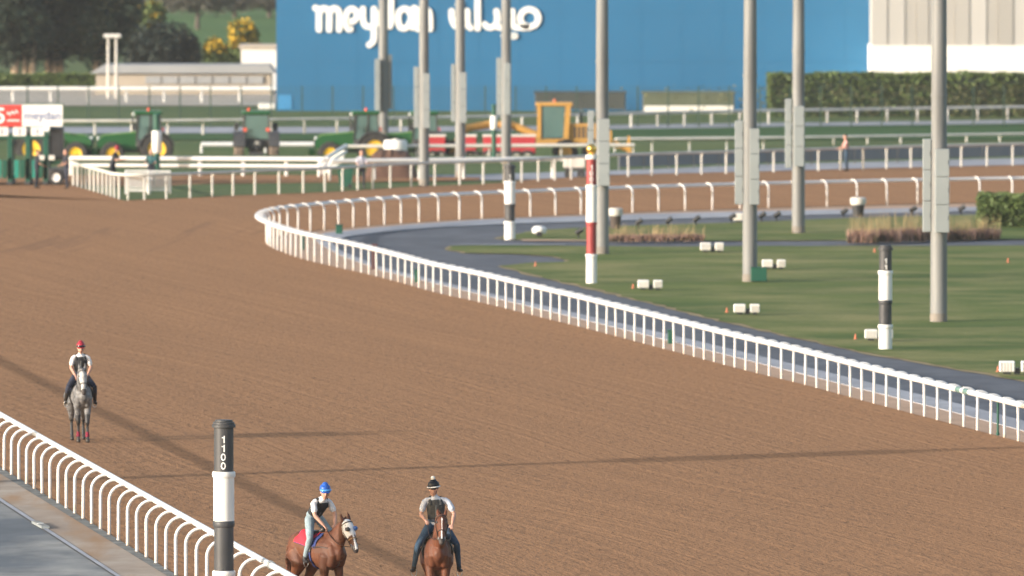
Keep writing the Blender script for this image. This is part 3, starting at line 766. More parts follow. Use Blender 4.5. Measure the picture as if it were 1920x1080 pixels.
# ------------------------------------------------------------------ buildings at the back
YB = G(960, 205).y
def blue_building():
    a, c = P(518, 205, YB), P(1660, 205, YB)
    root = thing("blue_building", "large blue clad building with a white bilingual name sign", "building", V((a.x, YB, -.1)))
    W = c.x - a.x; Ht = 12.0
    b = MB(); b.box((0.02, .08, 0), (W, 22, Ht)); b.build("wall", M_blue, root)
    nc, nr = 15, 4
    for i in range(nc):
        for j in range(nr):
            b = MB(); b.box((W * i / nc + .006, -.0, Ht * j / nr + .006), (W * (i + 1) / nc - .006, .075, Ht * (j + 1) / nr - .006)); b.build("cladding_panel", M_blue, root)
    p0, p1 = P(522, 203, YB), P(547, 178, YB)
    b = MB(); b.box((p0.x - a.x, -.05, .1), (p1.x - a.x, -.005, p1.z + .1), .01); b.build("bright_panel", M_blue2, root)
    b = MB(); b.box((-.1, -.1, Ht), (W + .1, 22, Ht + .2)); b.build("parapet", M_blue, root)
    # lettering made of thick strokes
    W_ = 11.6
    def stroke(pts, width=W_, closed=False, lift=0.0):
        q = [V((560 + x / 4.0, y / 4.0)) for x, y in pts]
        if len(q) > 2:
            d = []
            qq = ([q[-1]] + q + [q[0], q[1]]) if closed else ([q[0] * 2 - q[1]] + q + [q[-1] * 2 - q[-2]])
            for i in range(1, len(qq) - 2):
                for k in range(5):
                    t = k / 5; A, B, Cc, D = qq[i - 1], qq[i], qq[i + 1], qq[i + 2]
                    d.append(0.5 * ((2 * B) + (Cc - A) * t + (2 * A - 5 * B + 4 * Cc - D) * t * t + (3 * B - A - 3 * Cc + D) * t ** 3))
            d.append(qq[-2] if not closed else qq[1]); q = d
        mb = MB(); n = len(q); L_, R_ = [], []
        for i in range(n):
            t = (q[min(i + 1, n - 1)] - q[max(i - 1, 0)]).normalized(); nn = V((-t.y, t.x)) * width / 2
            L_.append(q[i] + nn); R_.append(q[i] - nn)
        def w3(v, yy): 
            g = P(v.x, v.y, YB); return (g.x - a.x, yy, g.z + .1)
        vs = [w3(v, -.12 - lift) for v in L_ + R_] + [w3(v, -.01) for v in L_ + R_]
        fs = []
        for i in range(n - 1):
            fs += [(i, i + 1, n + i + 1, n + i), (i, 2 * n + i, 2 * n + i + 1, i + 1), (n + i, n + i + 1, 3 * n + i + 1, 3 * n + i)]
        fs += [(0, n, 3 * n, 2 * n), (n - 1, 3 * n - 1, 4 * n - 1, 2 * n - 1)]
        mb.add(vs, fs)
        for e in (q[0], q[-1]):
            if not closed:
                ring = [w3(e + V((math.cos(t), math.sin(t))) * width / 2, -.116 - lift) for t in [6.283 * k / 14 for k in range(14)]]
                mb.add(ring, [tuple(range(14))])
        return mb
    def letter(*strokes):
        mb = MB()
        for si, s in enumerate(strokes):
            q = stroke(*s, lift=.008 * si) if isinstance(s, tuple) else stroke(s, lift=.008 * si)
            mb.add(q.v, q.f)
        me = bpy.data.meshes.new("letter"); me.from_pydata(mb.v, [], mb.f); me.materials.append(M_sign); inst("letter", me, root)
    letter([(125, 60), (147, 72), (152, 110), (152, 222)], [(152, 105), (172, 68), (205, 66), (228, 100), (228, 222)], [(228, 105), (250, 68), (282, 66), (303, 100), (303, 222)])
    letter([(366, 160), (410, 158), (436, 125), (430, 85), (398, 66), (365, 88), (353, 135), (356, 190), (375, 218), (388, 218)])
    letter([(482, 66), (482, 140), (498, 188), (530, 200), (562, 190)], [(564, 66), (564, 180), (564, 280), (552, 318), (528, 336)])
    letter([(692, -60), (692, 60), (692, 160), (684, 196)], [(688, 88), (658, 66), (622, 76), (606, 130), (614, 185), (640, 208), (668, 196), (688, 165)])
    letter([(842, 108), (815, 72), (782, 68), (752, 95), (745, 145), (758, 198), (790, 212), (822, 192), (842, 150)], [(846, 78), (846, 150), (854, 205)])
    letter([(866, 60), (886, 74), (892, 110), (892, 216)], [(892, 105), (918, 70), (950, 68), (980, 100), (984, 216)])
    letter([(1147, 84), (1150, 140), (1172, 190), (1205, 204), (1238, 190), (1262, 150), (1263, 84)], [(1263, 84), (1263, 150), (1274, 196), (1290, 208)], ([(1196, 36), (1214, 36)], 11.6))
    letter([(1342, -60), (1342, 80), (1342, 212)])
    letter([(1484, 84), (1490, 140), (1476, 186), (1440, 206), (1408, 196), (1396, 182)], [(1476, 186), (1500, 204), (1560, 206)])
    letter([(1602, 84), (1602, 150), (1612, 195), (1650, 206), (1730, 206)], ([(1604, 270), (1620, 270)], 12.5), ([(1540, 270), (1556, 270)], 12.5))
    letter([(1728, 202), (1778, 182), (1796, 132), (1775, 88), (1728, 70), (1682, 88), (1660, 134), (1678, 182), (1728, 202)])
blue_building()
def white_building():
    Y = YB - 6
    a, c = P(1634, 200, Y), P(2500, 200, Y)
    root = thing("white_building", "white building with beige louvred upper storey at the upper right", "building", V((a.x, Y, -.1)))
    W = c.x - a.x; zs = P(1700, 82, Y).z; 
    b = MB(); b.box((0, .0, 0), (W, 14, zs)); b.build("lower_wall", M_wallw, root)
    b = MB(); b.box((.1, .25, zs), (W, 13.8, zs + 7)); b.build("upper_wall", M_beige, root)
    s = SC(a)
    edges = [1634, 1664, 1697, 1718, 1742, 1760, 1790, 1818, 1850, 1872, 1900, 1935, 1970, 2010, 2060, 2120]
    for i in range(len(edges) - 1):
        x0, x1 = (edges[i] - 1634) / s + .02, (edges[i + 1] - 1634) / s - .02
        b = MB(); b.box((x0, .12 + .05 * (i % 3), zs + .02), (x1, .24, zs + 6.9)); b.build("louvre_panel", M_beige2 if i in (2, 3, 5, 6, 8, 9, 11) else M_beige, root)
    b = MB(); b.box((-.1, -.1, zs + 7), (W, 14, zs + 7.2)); b.build("roof", M_roof, root)
white_building()
hedge("clipped_hedge", "long clipped hedge in front of the white building", P(1443, 205, YB - 13).x, P(2500, 205, YB - 13).x, YB - 13.5, YB - 10.5, -.1, P(1500, 138, YB - 13).z, None, 16000, .13, 3, (None, M_leaf_brown))
def shed(label, x0, x1, ytop, ybot, m, wall=None):
    Y = G(960, 209).y
    a, c = P(x0, 209, Y), P(x1, 209, Y); z = P(x0, ytop, Y).z
    root = thing("shade_shelter", label, "shelter", V((a.x, Y, -.1))); W = c.x - a.x
    zb = P(x0, ybot, Y).z + .1
    n = 4
    for i in range(n):
        b = MB(); b.box((W * i / n + .01, 0, zb), (W * (i + 1) / n - .01, .06, z + .05)); b.build("screen_panel", m, root)
    for i in range(n + 1):
        b = MB(); b.box((W * i / n - .04, .07, 0), (W * i / n + .04, .15, z + .1)); b.build("post", M_cabdark, root)
    b = MB(); b.box((-.1, -.1, z + .06), (W + .1, 2.4, z + .15)); b.build("roof", m, root)
    if wall:
        b = MB(); b.box((.05, -.04, 0), (W - .05, .03, zb - .01)); b.build("low_wall", M_wallw, root)
shed("dark charcoal shade shelter behind the yellow grader", 1004, 1172, 174, 205, M_shed)
shed("olive shade shelter with a white base in front of the blue wall", 1206, 1376, 174, 198, M_shed2, True)
def floodlamp(label, px, py, top, name="floodlight_pole", twin=False):
    p = G(px, py, -.1); s = SC(p); h = (py - top) / s
    root = thing(name, label, "lamp post", p)
    for k in ((0, 15 / s) if twin else (0,)):
        b = MB(); b.lathe([(.10, -.05), (.085, h * .5), (.07, h)], 12, o=(k, 0, 0)); b.build("pole", M_dirtywhite, root, smooth=40)
        b = MB(); b.box((k - .28, -.32, h - .02), (k + .32, .3, h + .22), .06); b.build("lamp_head", M_dirtywhite if twin else M_cab, root)
floodlamp("single lamp post in front of the blue wall between the shelters", 1163, 207, 128)
floodlamp("twin white lamp posts in front of the dark trees", 203, 186, 70, twin=True)
def grey_building():
    Y = G(960, 176).y; a, c = P(168, 176, Y), P(516, 176, Y); W = c.x - a.x
    zt, ze = P(300, 119, Y).z, P(300, 137, Y).z
    root = thing("low_grey_building", "long low grey-roofed building below the dark trees", "building", V((a.x, Y, -.1)))
    b = MB(); b.box((.4, .3, 0), (W - .3, 5, ze)); b.build("wall", M_yard, root)
    b = MB(); b.prism([(0, ze + .08), (W, ze + .08), (W - .4, zt), (.9, zt)], 0.0, 5.3); b.build("roof", M_roof, root)
    for i in range(7):
        x0 = W * .30 + i * W * .092
        f = MB(); f.box((x0, .2, .75), (x0 + 1.05, .29, ze - .12)); w = f.build("window", M_roof, root)
        g = MB(); g.box((x0 + .05, .17, .8), (x0 + 1.0, .198, ze - .17)); g.build("pane", M_roof, w)
    Y2 = Y + 9; a, c = P(452, 176, Y2), P(530, 176, Y2); W = c.x - a.x; z = P(470, 88, Y2).z
    root = thing("white_block_building", "plain white flat-roofed block behind the grey building", "building", V((a.x, Y2, -.1)))
    b = MB(); b.box((0, 0, 0), (W, 6, z)); b.build("wall", M_wallw, root)
    b = MB(); b.box((-.15, -.15, z), (W + .15, 6, z + .22)); b.build("roof", M_yard, root)
    f = MB(); f.box((.4, -.06, z * .35), (1.3, -.005, z * .6)); f.build("window", M_roof, root)
    p = G(500, 205, -.1); s = SC(p)
    root = thing("white_planter", "low white block barrier at the corner of the blue building", "barrier", p)
    for i in range(3):
        b = MB(); b.box((-.5 + i * .34, 0, 0), (-.17 + i * .34, .4, .36), .04); b.build("block", M_wallw, root)
grey_building()
def mesh_fence():
    Y = G(960, 236).y
    x0, x1 = P(-120, 236, Y).x, P(2000, 236, Y).x
    root = thing("mesh_fence", "tall dark wire mesh fence before the blue building and yard", "fence", V((x0, Y, -.1)))
    step = 57.2 / SC(V((0, Y, 0))); n = int((x1 - x0) / step); h = P(960, 161, Y).z + .1
    pm = MB().box((-.045, -.045, 0), (.045, .045, h)).mesh("post", M_mesh)
    wm = MB()
    for k in range(1, 9): wm.box((k * step / 9 - .006, -.006, .1), (k * step / 9 + .006, .006, h - .05))
    for k in range(12): wm.box((0.05, -.006, .1 + k * (h - .15) / 11 - .006), (step - .05, .006, .1 + k * (h - .15) / 11 + .006))
    wm = wm.mesh("wire_panel", M_mesh)
    for i in range(n + 1):
        inst("post", pm, root, (i * step, 0, 0))
        if i < n: inst("wire_panel", wm, root, (i * step, 0, 0))
mesh_fence()

# ------------------------------------------------------------------ trees and shrubs
def at(px, py): return G(px, py, -.1)
tree("casuarina_tree", "big dark drooping tree at the left edge of the picture", at(20, 158), [(.3, 0, .28, 5, .3), (1.0, .2, .25, 5, -.2), (1.5, -.1, .22, 4.6, .2)],
     [(-.6, 0, 4.6, 2.6, 2.2, 3.2), (1.0, .4, 4.0, 1.9, 1.8, 2.5), (0, 0, 8, 2.2, 2, 2)], M_leaf_dark, M_bark, 15000, .19, seed=3, drop=.5, group="trees at the top left")
tree("casuarina_tree", "dark tree on pale multiple trunks behind the starting gate sign", at(98, 156), [(-.3, 0, .25, 5, .1), (.2, .1, .28, 5, -.2), (.6, 0, .2, 4.6, .3)],
     [(0, 0, 4.2, 2.0, 2, 2.8), (1.2, .3, 4.6, 1.8, 1.6, 2.6), (0, 0, 8, 2.2, 2, 2)], M_leaf_dark, M_bark, 14000, .19, seed=4, drop=.5, group="trees at the top left")
tree("casuarina_tree", "dark tree left of the rounded bush, above the twin lamps", at(185, 156), [(-.2, 0, .25, 5, .1), (.2, .1, .24, 5, .2)],
     [(0.2, 0, 3.9, 2.0, 1.8, 2.6), (1.4, .3, 5.6, 1.7, 1.6, 2.0), (0, 0, 8, 2.4, 2, 2)], M_leaf_dark, M_bark, 14000, .19, seed=5, drop=.5, group="trees at the top left")
tree("round_bush", "rounded nearly black bush above the grey roof", at(305, 158), [(0, 0, .2, 2.5, .1)],
     [(0, 0, 2.4, 2.5, 1.8, 1.9), (-1.2, .2, 1.9, 1.5, 1.4, 1.5), (1.3, .2, 2.0, 1.4, 1.3, 1.6)], M_leaf_bush, M_barkd, 9000, .17, cat="bush", seed=6)
tree("flowering_bush", "small yellow flowering bush beside the rounded dark bush", at(402, 158), [(0, 0, .12, 2.0, .1)],
     [(0, 0, 2.2, .85, .8, 1.0), (.2, .2, 1.6, 1.1, 1, .8)], M_leaf_light, M_barkd, 2200, .15, cat="bush", extra=(M_flower, 1500, .15, 2.2), seed=7, group="yellow flowering bushes")
tree("flowering_bush", "tall yellow flowering bush against the green far lawn", at(452, 158), [(0, 0, .12, 2.6, .1)],
     [(.1, 0, 3.4, 1.05, .9, 1.1), (-.1, .2, 2.2, 1.2, 1, .9), (.9, 0, 2.5, .55, .5, .6)], M_leaf_light, M_barkd, 3000, .15, cat="bush", extra=(M_flower, 2600, .16, 2.5), seed=8, group="yellow flowering bushes")
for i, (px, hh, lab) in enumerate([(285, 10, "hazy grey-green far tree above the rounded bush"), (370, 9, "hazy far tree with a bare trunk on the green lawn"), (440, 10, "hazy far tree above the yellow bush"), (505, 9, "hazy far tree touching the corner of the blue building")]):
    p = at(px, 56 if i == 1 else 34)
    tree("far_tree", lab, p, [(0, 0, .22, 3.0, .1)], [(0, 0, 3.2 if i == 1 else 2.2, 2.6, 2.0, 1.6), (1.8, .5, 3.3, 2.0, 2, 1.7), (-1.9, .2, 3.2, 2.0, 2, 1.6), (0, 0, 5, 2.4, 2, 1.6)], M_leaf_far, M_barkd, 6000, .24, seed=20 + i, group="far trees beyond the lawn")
tree("light_shrub", "light green shrub at the far edge of the dark trees", at(268, 140), [(0, 0, .1, 2.4, .1)], [(0, 0, 3.6, 1.3, 1, 1.4), (.8, 0, 4.4, 1.0, 1, 1.0)], M_leaf_light, M_barkd, 2600, .16, cat="bush", extra=(M_flower, 300, .15, 3.4), seed=31)
hedge("low_hedge", "low green hedge under the dark trees at the left", P(-60, 170, 640).x, P(170, 170, 640).x, 652, 654, -.1, .8, None, 4000, .14, 9)
# clipped hedge block on the lawn at the right edge
hp = G(1842, 424)
hedge("hedge_block", "clipped dark green hedge block at the right edge of the lawn", hp.x, hp.x + 6.0, hp.y, hp.y + 3.0, 0.02, P(1860, 366, hp.y).z, None, 9000, .09, 12)
def grass_clump(label, px, py, wpx, hpx, lean, seed):
    p = G(px, py, .02); s = SC(p); w = wpx / s; h = hpx / s
    root = thing("ornamental_grass", label, "ornamental grass", p, 0, "ornamental grass clumps on the lawn"); root["kind"] = "thing"; rnd = random.Random(seed)
    def blades(n, m, hmul, wid, name, z0=0.0, sp=.5):
        b = MB()
        for _ in range(n):
            x, y = rnd.gauss(0, w * .26), rnd.uniform(-.5, .5) * .9
            x = max(-w / 2, min(w / 2, x)); hh = h * hmul * rnd.uniform(.6, 1.15); dx, dy = rnd.uniform(-.25, .25) + lean, rnd.uniform(-.2, .2)
            k = len(b.v); a = rnd.uniform(0, 3.14); ux, uy = math.cos(a) * wid, math.sin(a) * wid
            b.v += [(x - ux, y - uy, z0), (x + ux, y + uy, z0), (x + dx * .4 * sp + ux * .8, y + dy * .4 + uy * .8, hh * .65), (x + dx * .4 * sp - ux * .8, y + dy * .4 - uy * .8, hh * .65), (x + dx * sp, y + dy, hh)]
            b.f += [[k, k + 1, k + 2, k + 3], [k + 3, k + 2, k + 4]]; b.m += [0, 0]
        me = bpy.data.meshes.new(name); me.from_pydata(b.v, [], b.f); me.materials.append(m); inst(name, me, root)
    blades(300, M_gbase, .30, .03, "base_leaves"); blades(760, M_plume, .48, .016, "leaf_blades"); blades(170, M_straw, 1.1, .005, "seed_stems")
for i, (px, lab) in enumerate([(1173, "left"), (1232, "middle"), (1288, "right")]):
    grass_clump(f"pinkish ornamental grass tuft, {lab} of the three near the central mast", px, 453 - i * .4, 62, 30, 0, 40 + i)
names = ["first", "second", "third", "fourth", "fifth", "sixth"]
for i, px in enumerate([1618, 1660, 1706, 1752, 1800, 1846]):
    grass_clump(f"tall straw-coloured grass tuft on the right lawn, {names[i]} of six from the left", px, 455 - i * 1.6, 56, 52 if i < 4 else 40, 0, 50 + i)

# ------------------------------------------------------------------ small lawn furniture
def spot_pair(where, px, py, size):
    p = G(px, py, .02); s = SC(p)
    for k, (dx, ww) in enumerate(((-13, 20), (13, 16))):
        root = thing("ground_floodlight", f"white {'left' if k == 0 else 'right'} ground floodlight of the pair {where}", "floodlight", p + V((dx * size / s, 0, 0)), 0, "white ground floodlights on the lawn")
        w, h = ww * size / s / 2, 14 * size / s
        b = MB(); b.box((-w, -.16, .06), (w, .16, .06 + h), .03); b.build("housing", M_whiteb, root)
        for j in range(5):
            x = -w + 2 * w * (j + .5) / 5
            b = MB(); b.box((x - .008, -.185, .09), (x + .008, -.162, .03 + h)); b.build("fin", M_dirtywhite, root)
        b = MB(); b.box((-w * .5, -.1, 0), (w * .5, .1, .058)); b.build("foot", M_black, root)
    b = MB(); b.box((-.09, -.1, 0), (.09, .1, .18), .02)
    o = b.build("junction_box", M_black, None, loc=p + V((0, .02, 0))); tag(o, f"small black junction box between the floodlights {where}", "junction box", "black junction boxes")
def cone(px, py, where):
    p = G(px, py, .02)
    o = thing("marker_flag", f"tiny orange marker {where}", "marker", p)
    b = MB(); b.lathe([(.06, 0), (.06, .02), (.035, .025), (.024, .15), (.01, .17)], 10); b.build("cone_body", M_orange, o, smooth=40)
for a in [("on the far lawn beside the central path", 1336, 472, 1.0), ("right of the green utility box", 1452, 504, 1.0), ("beside the red and white pole", 1220, 543, 1.05), ("at the lawn edge in mid picture", 1401, 589, 1.1), ("behind the 1100 post on the lawn", 1649, 638, 1.2), ("at the right edge of the picture", 1907, 701, 1.45)]:
    spot_pair(*a)
for a in [(1187, 541, "left of the floodlights by the red and white pole"), (1363, 586, "at the lawn edge in mid picture"), (1604, 636, "left of the lawn 1100 post"), (1871, 697, "at the right edge of the lawn"), (1640, 473, "above the lawn 1100 post"), (1890, 492, "on the lawn right of the last mast"), (1004, 499, "near the short branch path")]:
    cone(*a)
def bin_(label, px, py, w, h, top, body):
    p = G(px, py, .02); s = SC(p); w /= s; h /= s
    root = thing("litter_bin", label, "bin", p)
    b = MB(); b.lathe([(w * .42, 0), (w * .5, h * .62)], 18); b.build("bin_body", body, root, smooth=40)
    b = MB(); b.lathe([(w * .56, h * .62), (w * .62, h * .7), (w * .62, h * .95), (w * .5, h)], 18); b.build("lid", top, root, smooth=40)
bin_("black litter bin with a white top near the straw-coloured grass", 1609, 406, 24, 36, M_dirtywhite, M_black)
bin_("brown litter bin with a white top behind the central mast", 1154, 428, 22, 38, M_dirtywhite, mat("dark_brown", (.06, .045, .038), .7))
def spike(px, py, where):
    p = G(px, py, .02)
    root = thing("garden_spotlight", f"small dark garden spotlight {where}", "spotlight", p, 0, "dark garden spotlights")
    b = MB(); b.tube([(0, 0, -.02), (0, 0, .2)], .03, 6); b.build("spike", M_black, root)
    b = MB(); b.tube([(-.1, 0, .18), (.16, -.05, .36)], .10, 10); b.build("lamp_head", M_black, root, smooth=40)
for a in [(1085, 446, "left of the central mast"), (1197, 428, "behind the left pinkish tuft"), (1253, 425, "behind the middle pinkish tuft"), (1305, 422, "behind the right pinkish tuft"), (1372, 418, "left of the mast with the green box"), (1428, 415, "just right of the mast with the green box"), (1456, 414, "left of the far-lawn mast"), (1582, 408, "left of the black bin"), (1711, 404, "behind the straw-coloured grass"), (1802, 402, "behind the right end of the straw-coloured grass")]:
    spike(*a)
p = G(1011, 443, .02)
root = thing("ground_floodlight", "white ground floodlight with a dark foot on the lawn island", "floodlight", p)
b = MB(); b.lathe([(.1, .1), (.28, .14), (.3, .3), (.2, .4), (.05, .42)], 14); b.build("housing", M_whiteb, root, smooth=50)
b = MB(); b.box((-.12, -.3, 0), (.12, .0, .2), .03); b.build("foot", M_black, root)
p = G(1384, 416, .02); root = thing("ground_floodlight", "white box floodlight on the road edge left of the green-box mast", "floodlight", p)
b = MB(); b.box((-.2, -.15, .05), (.2, .15, .36), .04); b.build("housing", M_dirtywhite, root)
b = MB(); b.box((-.1, -.1, 0), (.1, .1, .05)); b.build("foot", M_black, root)
def green_box(label, px, py, w, h, off=.0):
    p = G(px, py, .0); s = SC(p)
    root = thing("hydrant_box", label, "hydrant box", p)
    b = MB(); b.box((-w / s / 2, -.12, -.05), (w / s / 2, .12, h / s), .02); b.build("box_body", M_green, root)
    b = MB(); b.box((-w / s / 2 - .02, -.14, h / s), (w / s / 2 + .02, .14, h / s + .05), .01); b.build("lid", M_green, root)
green_box("green box under the far rail at the bend", 636, 438, 13, 15)
green_box("green box behind the near bend rail, third from the corner", 781, 528, 8, 20)
green_box("green box behind the rail below the lawn edge", 1257, 643, 10, 22)
green_box("dark box behind the rail close to the corner", 567, 467, 8, 22)
p = G(702, 505); root = thing("notice_post", "maroon notice post behind the bend rail", "post", p)
b = MB(); b.box((-.12, -.06, 0), (.12, .06, .95), .02); b.build("board", mat("dull_maroon", (.085, .042, .045), .7), root)
p = G(1871, 815); root = thing("green_pole", "thin green pole standing at the near right rail", "pole", p)
b = MB(); b.tube([(0, 0, -.05), (0, 0, .8), (-.03, 0, 1.02)], .032, 10); b.build("shaft", M_green, root, smooth=50)
b = MB(); b.lathe([(.05, 0), (.05, .04)], 12); b.build("foot", M_green, root)
b = MB(); i0 = min(range(len(ctops)), key=lambda i: abs((ctops[i] + co).y - G(1836, 806).y)); jd = (ctops[i0 + 1] - ctops[i0]).normalized()
for dz in (-.55, .35):
    b = MB(); b.tube([ctops[i0] + jd * (dz - .28), ctops[i0] + jd * (dz + .28)], .080, 12); b.build("joint_sleeve", mat("teal_sleeve", (.13, .22, .20), .5), corner, smooth=50)
# invented grating standing in for a bright white patch at lower left
p = G(76, 986, .02); o = thing("added_grating", "pale metal grating added for a bright white patch in the path gutter", "added grating", p, R(-80))
b = MB(); b.prism([(-.9, 0), (.9, 0), (.9, .05), (-.9, .05)], -.09, .09); b.build("frame", M_cab, o)
for k in range(9):
    b = MB(); b.box((-.8 + k * .18, -.07, .051), (-.7 + k * .18, .07, .064)); b.build("bar", M_lampwhite if k == 4 else M_galv, o)

# ------------------------------------------------------------------ vehicles
def wheel(parent, x, y, r, w, m_rim, m_tyre, lugs=18, name="wheel"):
    b = MB(); b.lathe([(r * .50, -w * .15), (r * .57, -w / 2), (r * .93, -w / 2), (r, -w * .36), (r, w * .36), (r * .93, w / 2), (r * .57, w / 2), (r * .50, w * .15)], 26, axis='y')
    o = b.build(name, m_tyre, parent, smooth=35, loc=(x, y, r))
    for k in range(lugs):
        a = 6.283 * k / lugs; c, s = math.cos(a), math.sin(a); q = MB()
        pts = []
        for (rr, yy, da) in ((.99, -w * .46, -.1), (.99, 0, .06), (1.045, 0, .04), (1.045, -w * .46, -.12), (.99, -w * .46, .0), (.99, 0, .16), (1.045, 0, .14), (1.045, -w * .46, -.02)):
            pts.append((rr * r * math.cos(a + da), yy if k % 2 else -yy, rr * r * math.sin(a + da)))
        q.add(pts, [(0, 1, 2, 3), (4, 7, 6, 5), (3, 2, 6, 7), (0, 3, 7, 4), (1, 5, 6, 2), (0, 4, 5, 1)])
        q.build("tread_lug", m_tyre, o)
    b = MB(); b.lathe([(r * .3, -w * .3), (r * .55, -w * .46), (r * .565, -w * .1), (r * .565, w * .1), (r * .55, w * .46), (r * .3, w * .3)], 22, axis='y'); b.build("rim", m_rim, o, smooth=35)
    b = MB(); b.lathe([(r * .16, -w * .40), (r * .16, w * .40)], 12, axis='y'); b.build("hub", m_rim, o, smooth=35)
def tractor(label, loc, rotz, m_rear=None, lugs=14):
    t = thing("tractor", label, "tractor", loc, rotz, "green tractors parked below the turf crest")
    for s in (-1, 1):
        wheel(t, -.75, s * .95, .92, .52, M_yellow, m_rear or M_tyre, lugs); wheel(t, 1.75, s * .85, .66, .42, M_yellow, m_rear or M_tyre, lugs)
        b = MB(); pts = []
        for k in range(9):
            a = R(10 + k * 20); pts.append((-.75 + 1.03 * math.cos(a), .92 + 1.03 * math.sin(a)))
        b.prism(pts + [(x * .96 - .03, z * .96) for x, z in pts[::-1]], s * .95 - .3, s * .95 + .3); b.build("fender", M_charcoal, t)
    b = MB(); b.prism([(.35, .85), (2.45, .85), (2.6, 1.1), (2.55, 1.45), (2.2, 1.68), (.35, 1.85)], -.42, .42); h = b.build("hood", M_tgreen, t)
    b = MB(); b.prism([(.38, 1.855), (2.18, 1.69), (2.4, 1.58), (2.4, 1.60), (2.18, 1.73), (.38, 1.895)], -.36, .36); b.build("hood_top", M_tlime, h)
    b = MB(); b.box((2.56, -.34, 1.0), (2.62, .34, 1.4), .01); b.build("grille", M_black, h)
    for s in (-1, 1):
        b = MB(); b.lathe([(.12, 0), (.13, .05), (.05, .08)], 14, axis='x', o=(2.5, s * .25, 1.5)); b.build("headlight", M_lampwhite, h)
    b = MB(); b.box((-1.1, -.35, .7), (2.4, .35, 1.05), .04); b.build("chassis", M_charcoal, t)
    b = MB(); b.box((2.55, -.35, .55), (2.95, .35, .95), .04); b.build("front_weight", M_tgreen, t)
    b = MB(); b.box((-.95, -.72, 1.0), (.4, .72, 1.45), .05); cab = b.build("cab_floor", M_charcoal, t)
    for s in (-1, 1):
        for (xa, xb) in ((.40, .28), (-.35, -.40), (-1.0, -.95)):
            b = MB(); b.tube([(xa, s * .70, 1.42), (xb, s * .66, 2.86)], .045, 6); b.build("pillar", M_black, t)
        b = MB(); b.add([(.36, s * .69, 1.46), (-.33, s * .69, 1.46), (-.38, s * .65, 2.8), (.26, s * .65, 2.8)], [(0, 1, 2, 3)]); b.add([(-.39, s * .69, 1.46), (-.97, s * .69, 1.46), (-.93, s * .65, 2.8), (-.42, s * .65, 2.8)], [(0, 1, 2, 3)]); b.build("side_window", M_glass, t)
        b = MB(); b.box((.42, s * .95, 1.95), (.47, s * 1.18, 2.35), .02); mr = b.build("mirror", M_black, t)
        b = MB(); b.tube([(.4, s * .68, 2.2), (.45, s * 1.0, 2.2)], .02, 6); b.build("mirror_arm", M_black, mr)
        b = MB(); b.lathe([(.10, 0), (.11, .05), (.04, .07)], 12, axis='x', o=(-1.16, s * .62, 2.02)); b.build("tail_lamp", M_lampred, t)
        b = MB(); b.lathe([(.09, 0), (.10, .06), (.03, .08)], 12, axis='x', o=(.5, s * .5, 2.86)); b.build("work_lamp", M_lampwhite, t)
    b = MB(); b.add([(.40, -.66, 1.5), (.40, .66, 1.5), (.28, .62, 2.82), (.28, -.62, 2.82)], [(0, 1, 2, 3)]); b.build("windscreen", M_glass, t)
    b = MB(); b.add([(-1.0, -.66, 1.5), (-1.0, .66, 1.5), (-.95, .62, 2.82), (-.95, -.62, 2.82)], [(0, 1, 2, 3)]); b.build("rear_window", M_glass, t)
    b = MB(); b.box((-.65, -.25, 1.46), (-.15, .25, 1.75), .06); b.box((-.75, -.25, 1.7), (-.6, .25, 2.3), .05); b.build("seat", M_black, t)
    b = MB(); b.box((-1.08, -.78, 2.86), (.5, .78, 3.06), .07); rf = b.build("roof", M_tgreen, t)
    b = MB(); b.lathe([(.07, 3.06), (.07, 3.2), (.03, 3.24)], 10, o=(-.3, .4, 0)); b.build("beacon", M_lampred, rf)
    b = MB(); b.tube([(.55, -.5, 1.7), (.55, -.52, 2.95), (.5, -.52, 3.0)], .05, 8); b.build("exhaust", M_black, t)
    b = MB(); b.box((-1.55, -.4, .55), (-1.05, .4, .75), .03); b.tube([(-1.1, 0, 1.3), (-1.6, 0, .9)], .05, 6); b.build("hitch", M_charcoal, t)
    b = MB(); b.box((-1.25, -.3, .95), (-1.03, .3, 1.4), .03); b.build("rear_plate", M_charcoal, t)
    b = MB(); b.lathe([(.13, 0), (.13, .03)], 14, axis='x', o=(-1.28, 0, 1.25)); b.build("rear_disc", M_dirtywhite, t)
    t.scale = (.93, .96, .93)
    return t
YV = YA + 8.0
def veh(px): q = P(px, 286, YV); return V((q.x, YV, ZTR))
tractor("green tractor with yellow wheels behind the starting gate, facing right", veh(88), R(-4))
tractor("green tractor facing left behind the white-drum post", veh(268), R(184))
tractor("green tractor seen from behind with two red tail lamps", veh(480), R(93), M_muddy)
tractor("green tractor facing left beside the leftmost mast", veh(676), R(183))
tractor("green tractor mostly hidden behind the mast and white tank", veh(786), R(182))
def harrow(label, x0, x1):
    a, c = P(x0, 286, YV - 1.5), P(x1, 286, YV - 1.5)
    t = thing("harrow_trailer", label, "trailer", V(((a.x + c.x) / 2, YV - 1.5, ZTR)), 0, "red harrow trailers"); w = (c.x - a.x) / 2
    b = MB(); b.box((-w, -.6, .62), (w, .6, P(x0, 256, YV - 1.5).z - ZTR), .03); b.build("box_body", M_red, t)
    b = MB(); b.box((-w - .03, -.63, P(x0, 256, YV - 1.5).z - ZTR), (w + .03, .63, P(x0, 252, YV - 1.5).z - ZTR), .02); b.build("top_edge", M_dirtywhite, t)
    b = MB(); b.box((-w * .9, -.5, .35), (w * .9, .5, .61)); b.build("frame", M_charcoal, t)
    for s in (-1, 1): wheel(t, -w * .4, s * .72, .42, .22, M_dirtywhite, M_tyre, 0); wheel(t, w * .4, s * .72, .42, .22, M_dirtywhite, M_tyre, 0)
    b = MB(); b.tube([(-w, 0, .7), (-w - .8, 0, .6)], .05, 6); b.build("drawbar", M_charcoal, t)
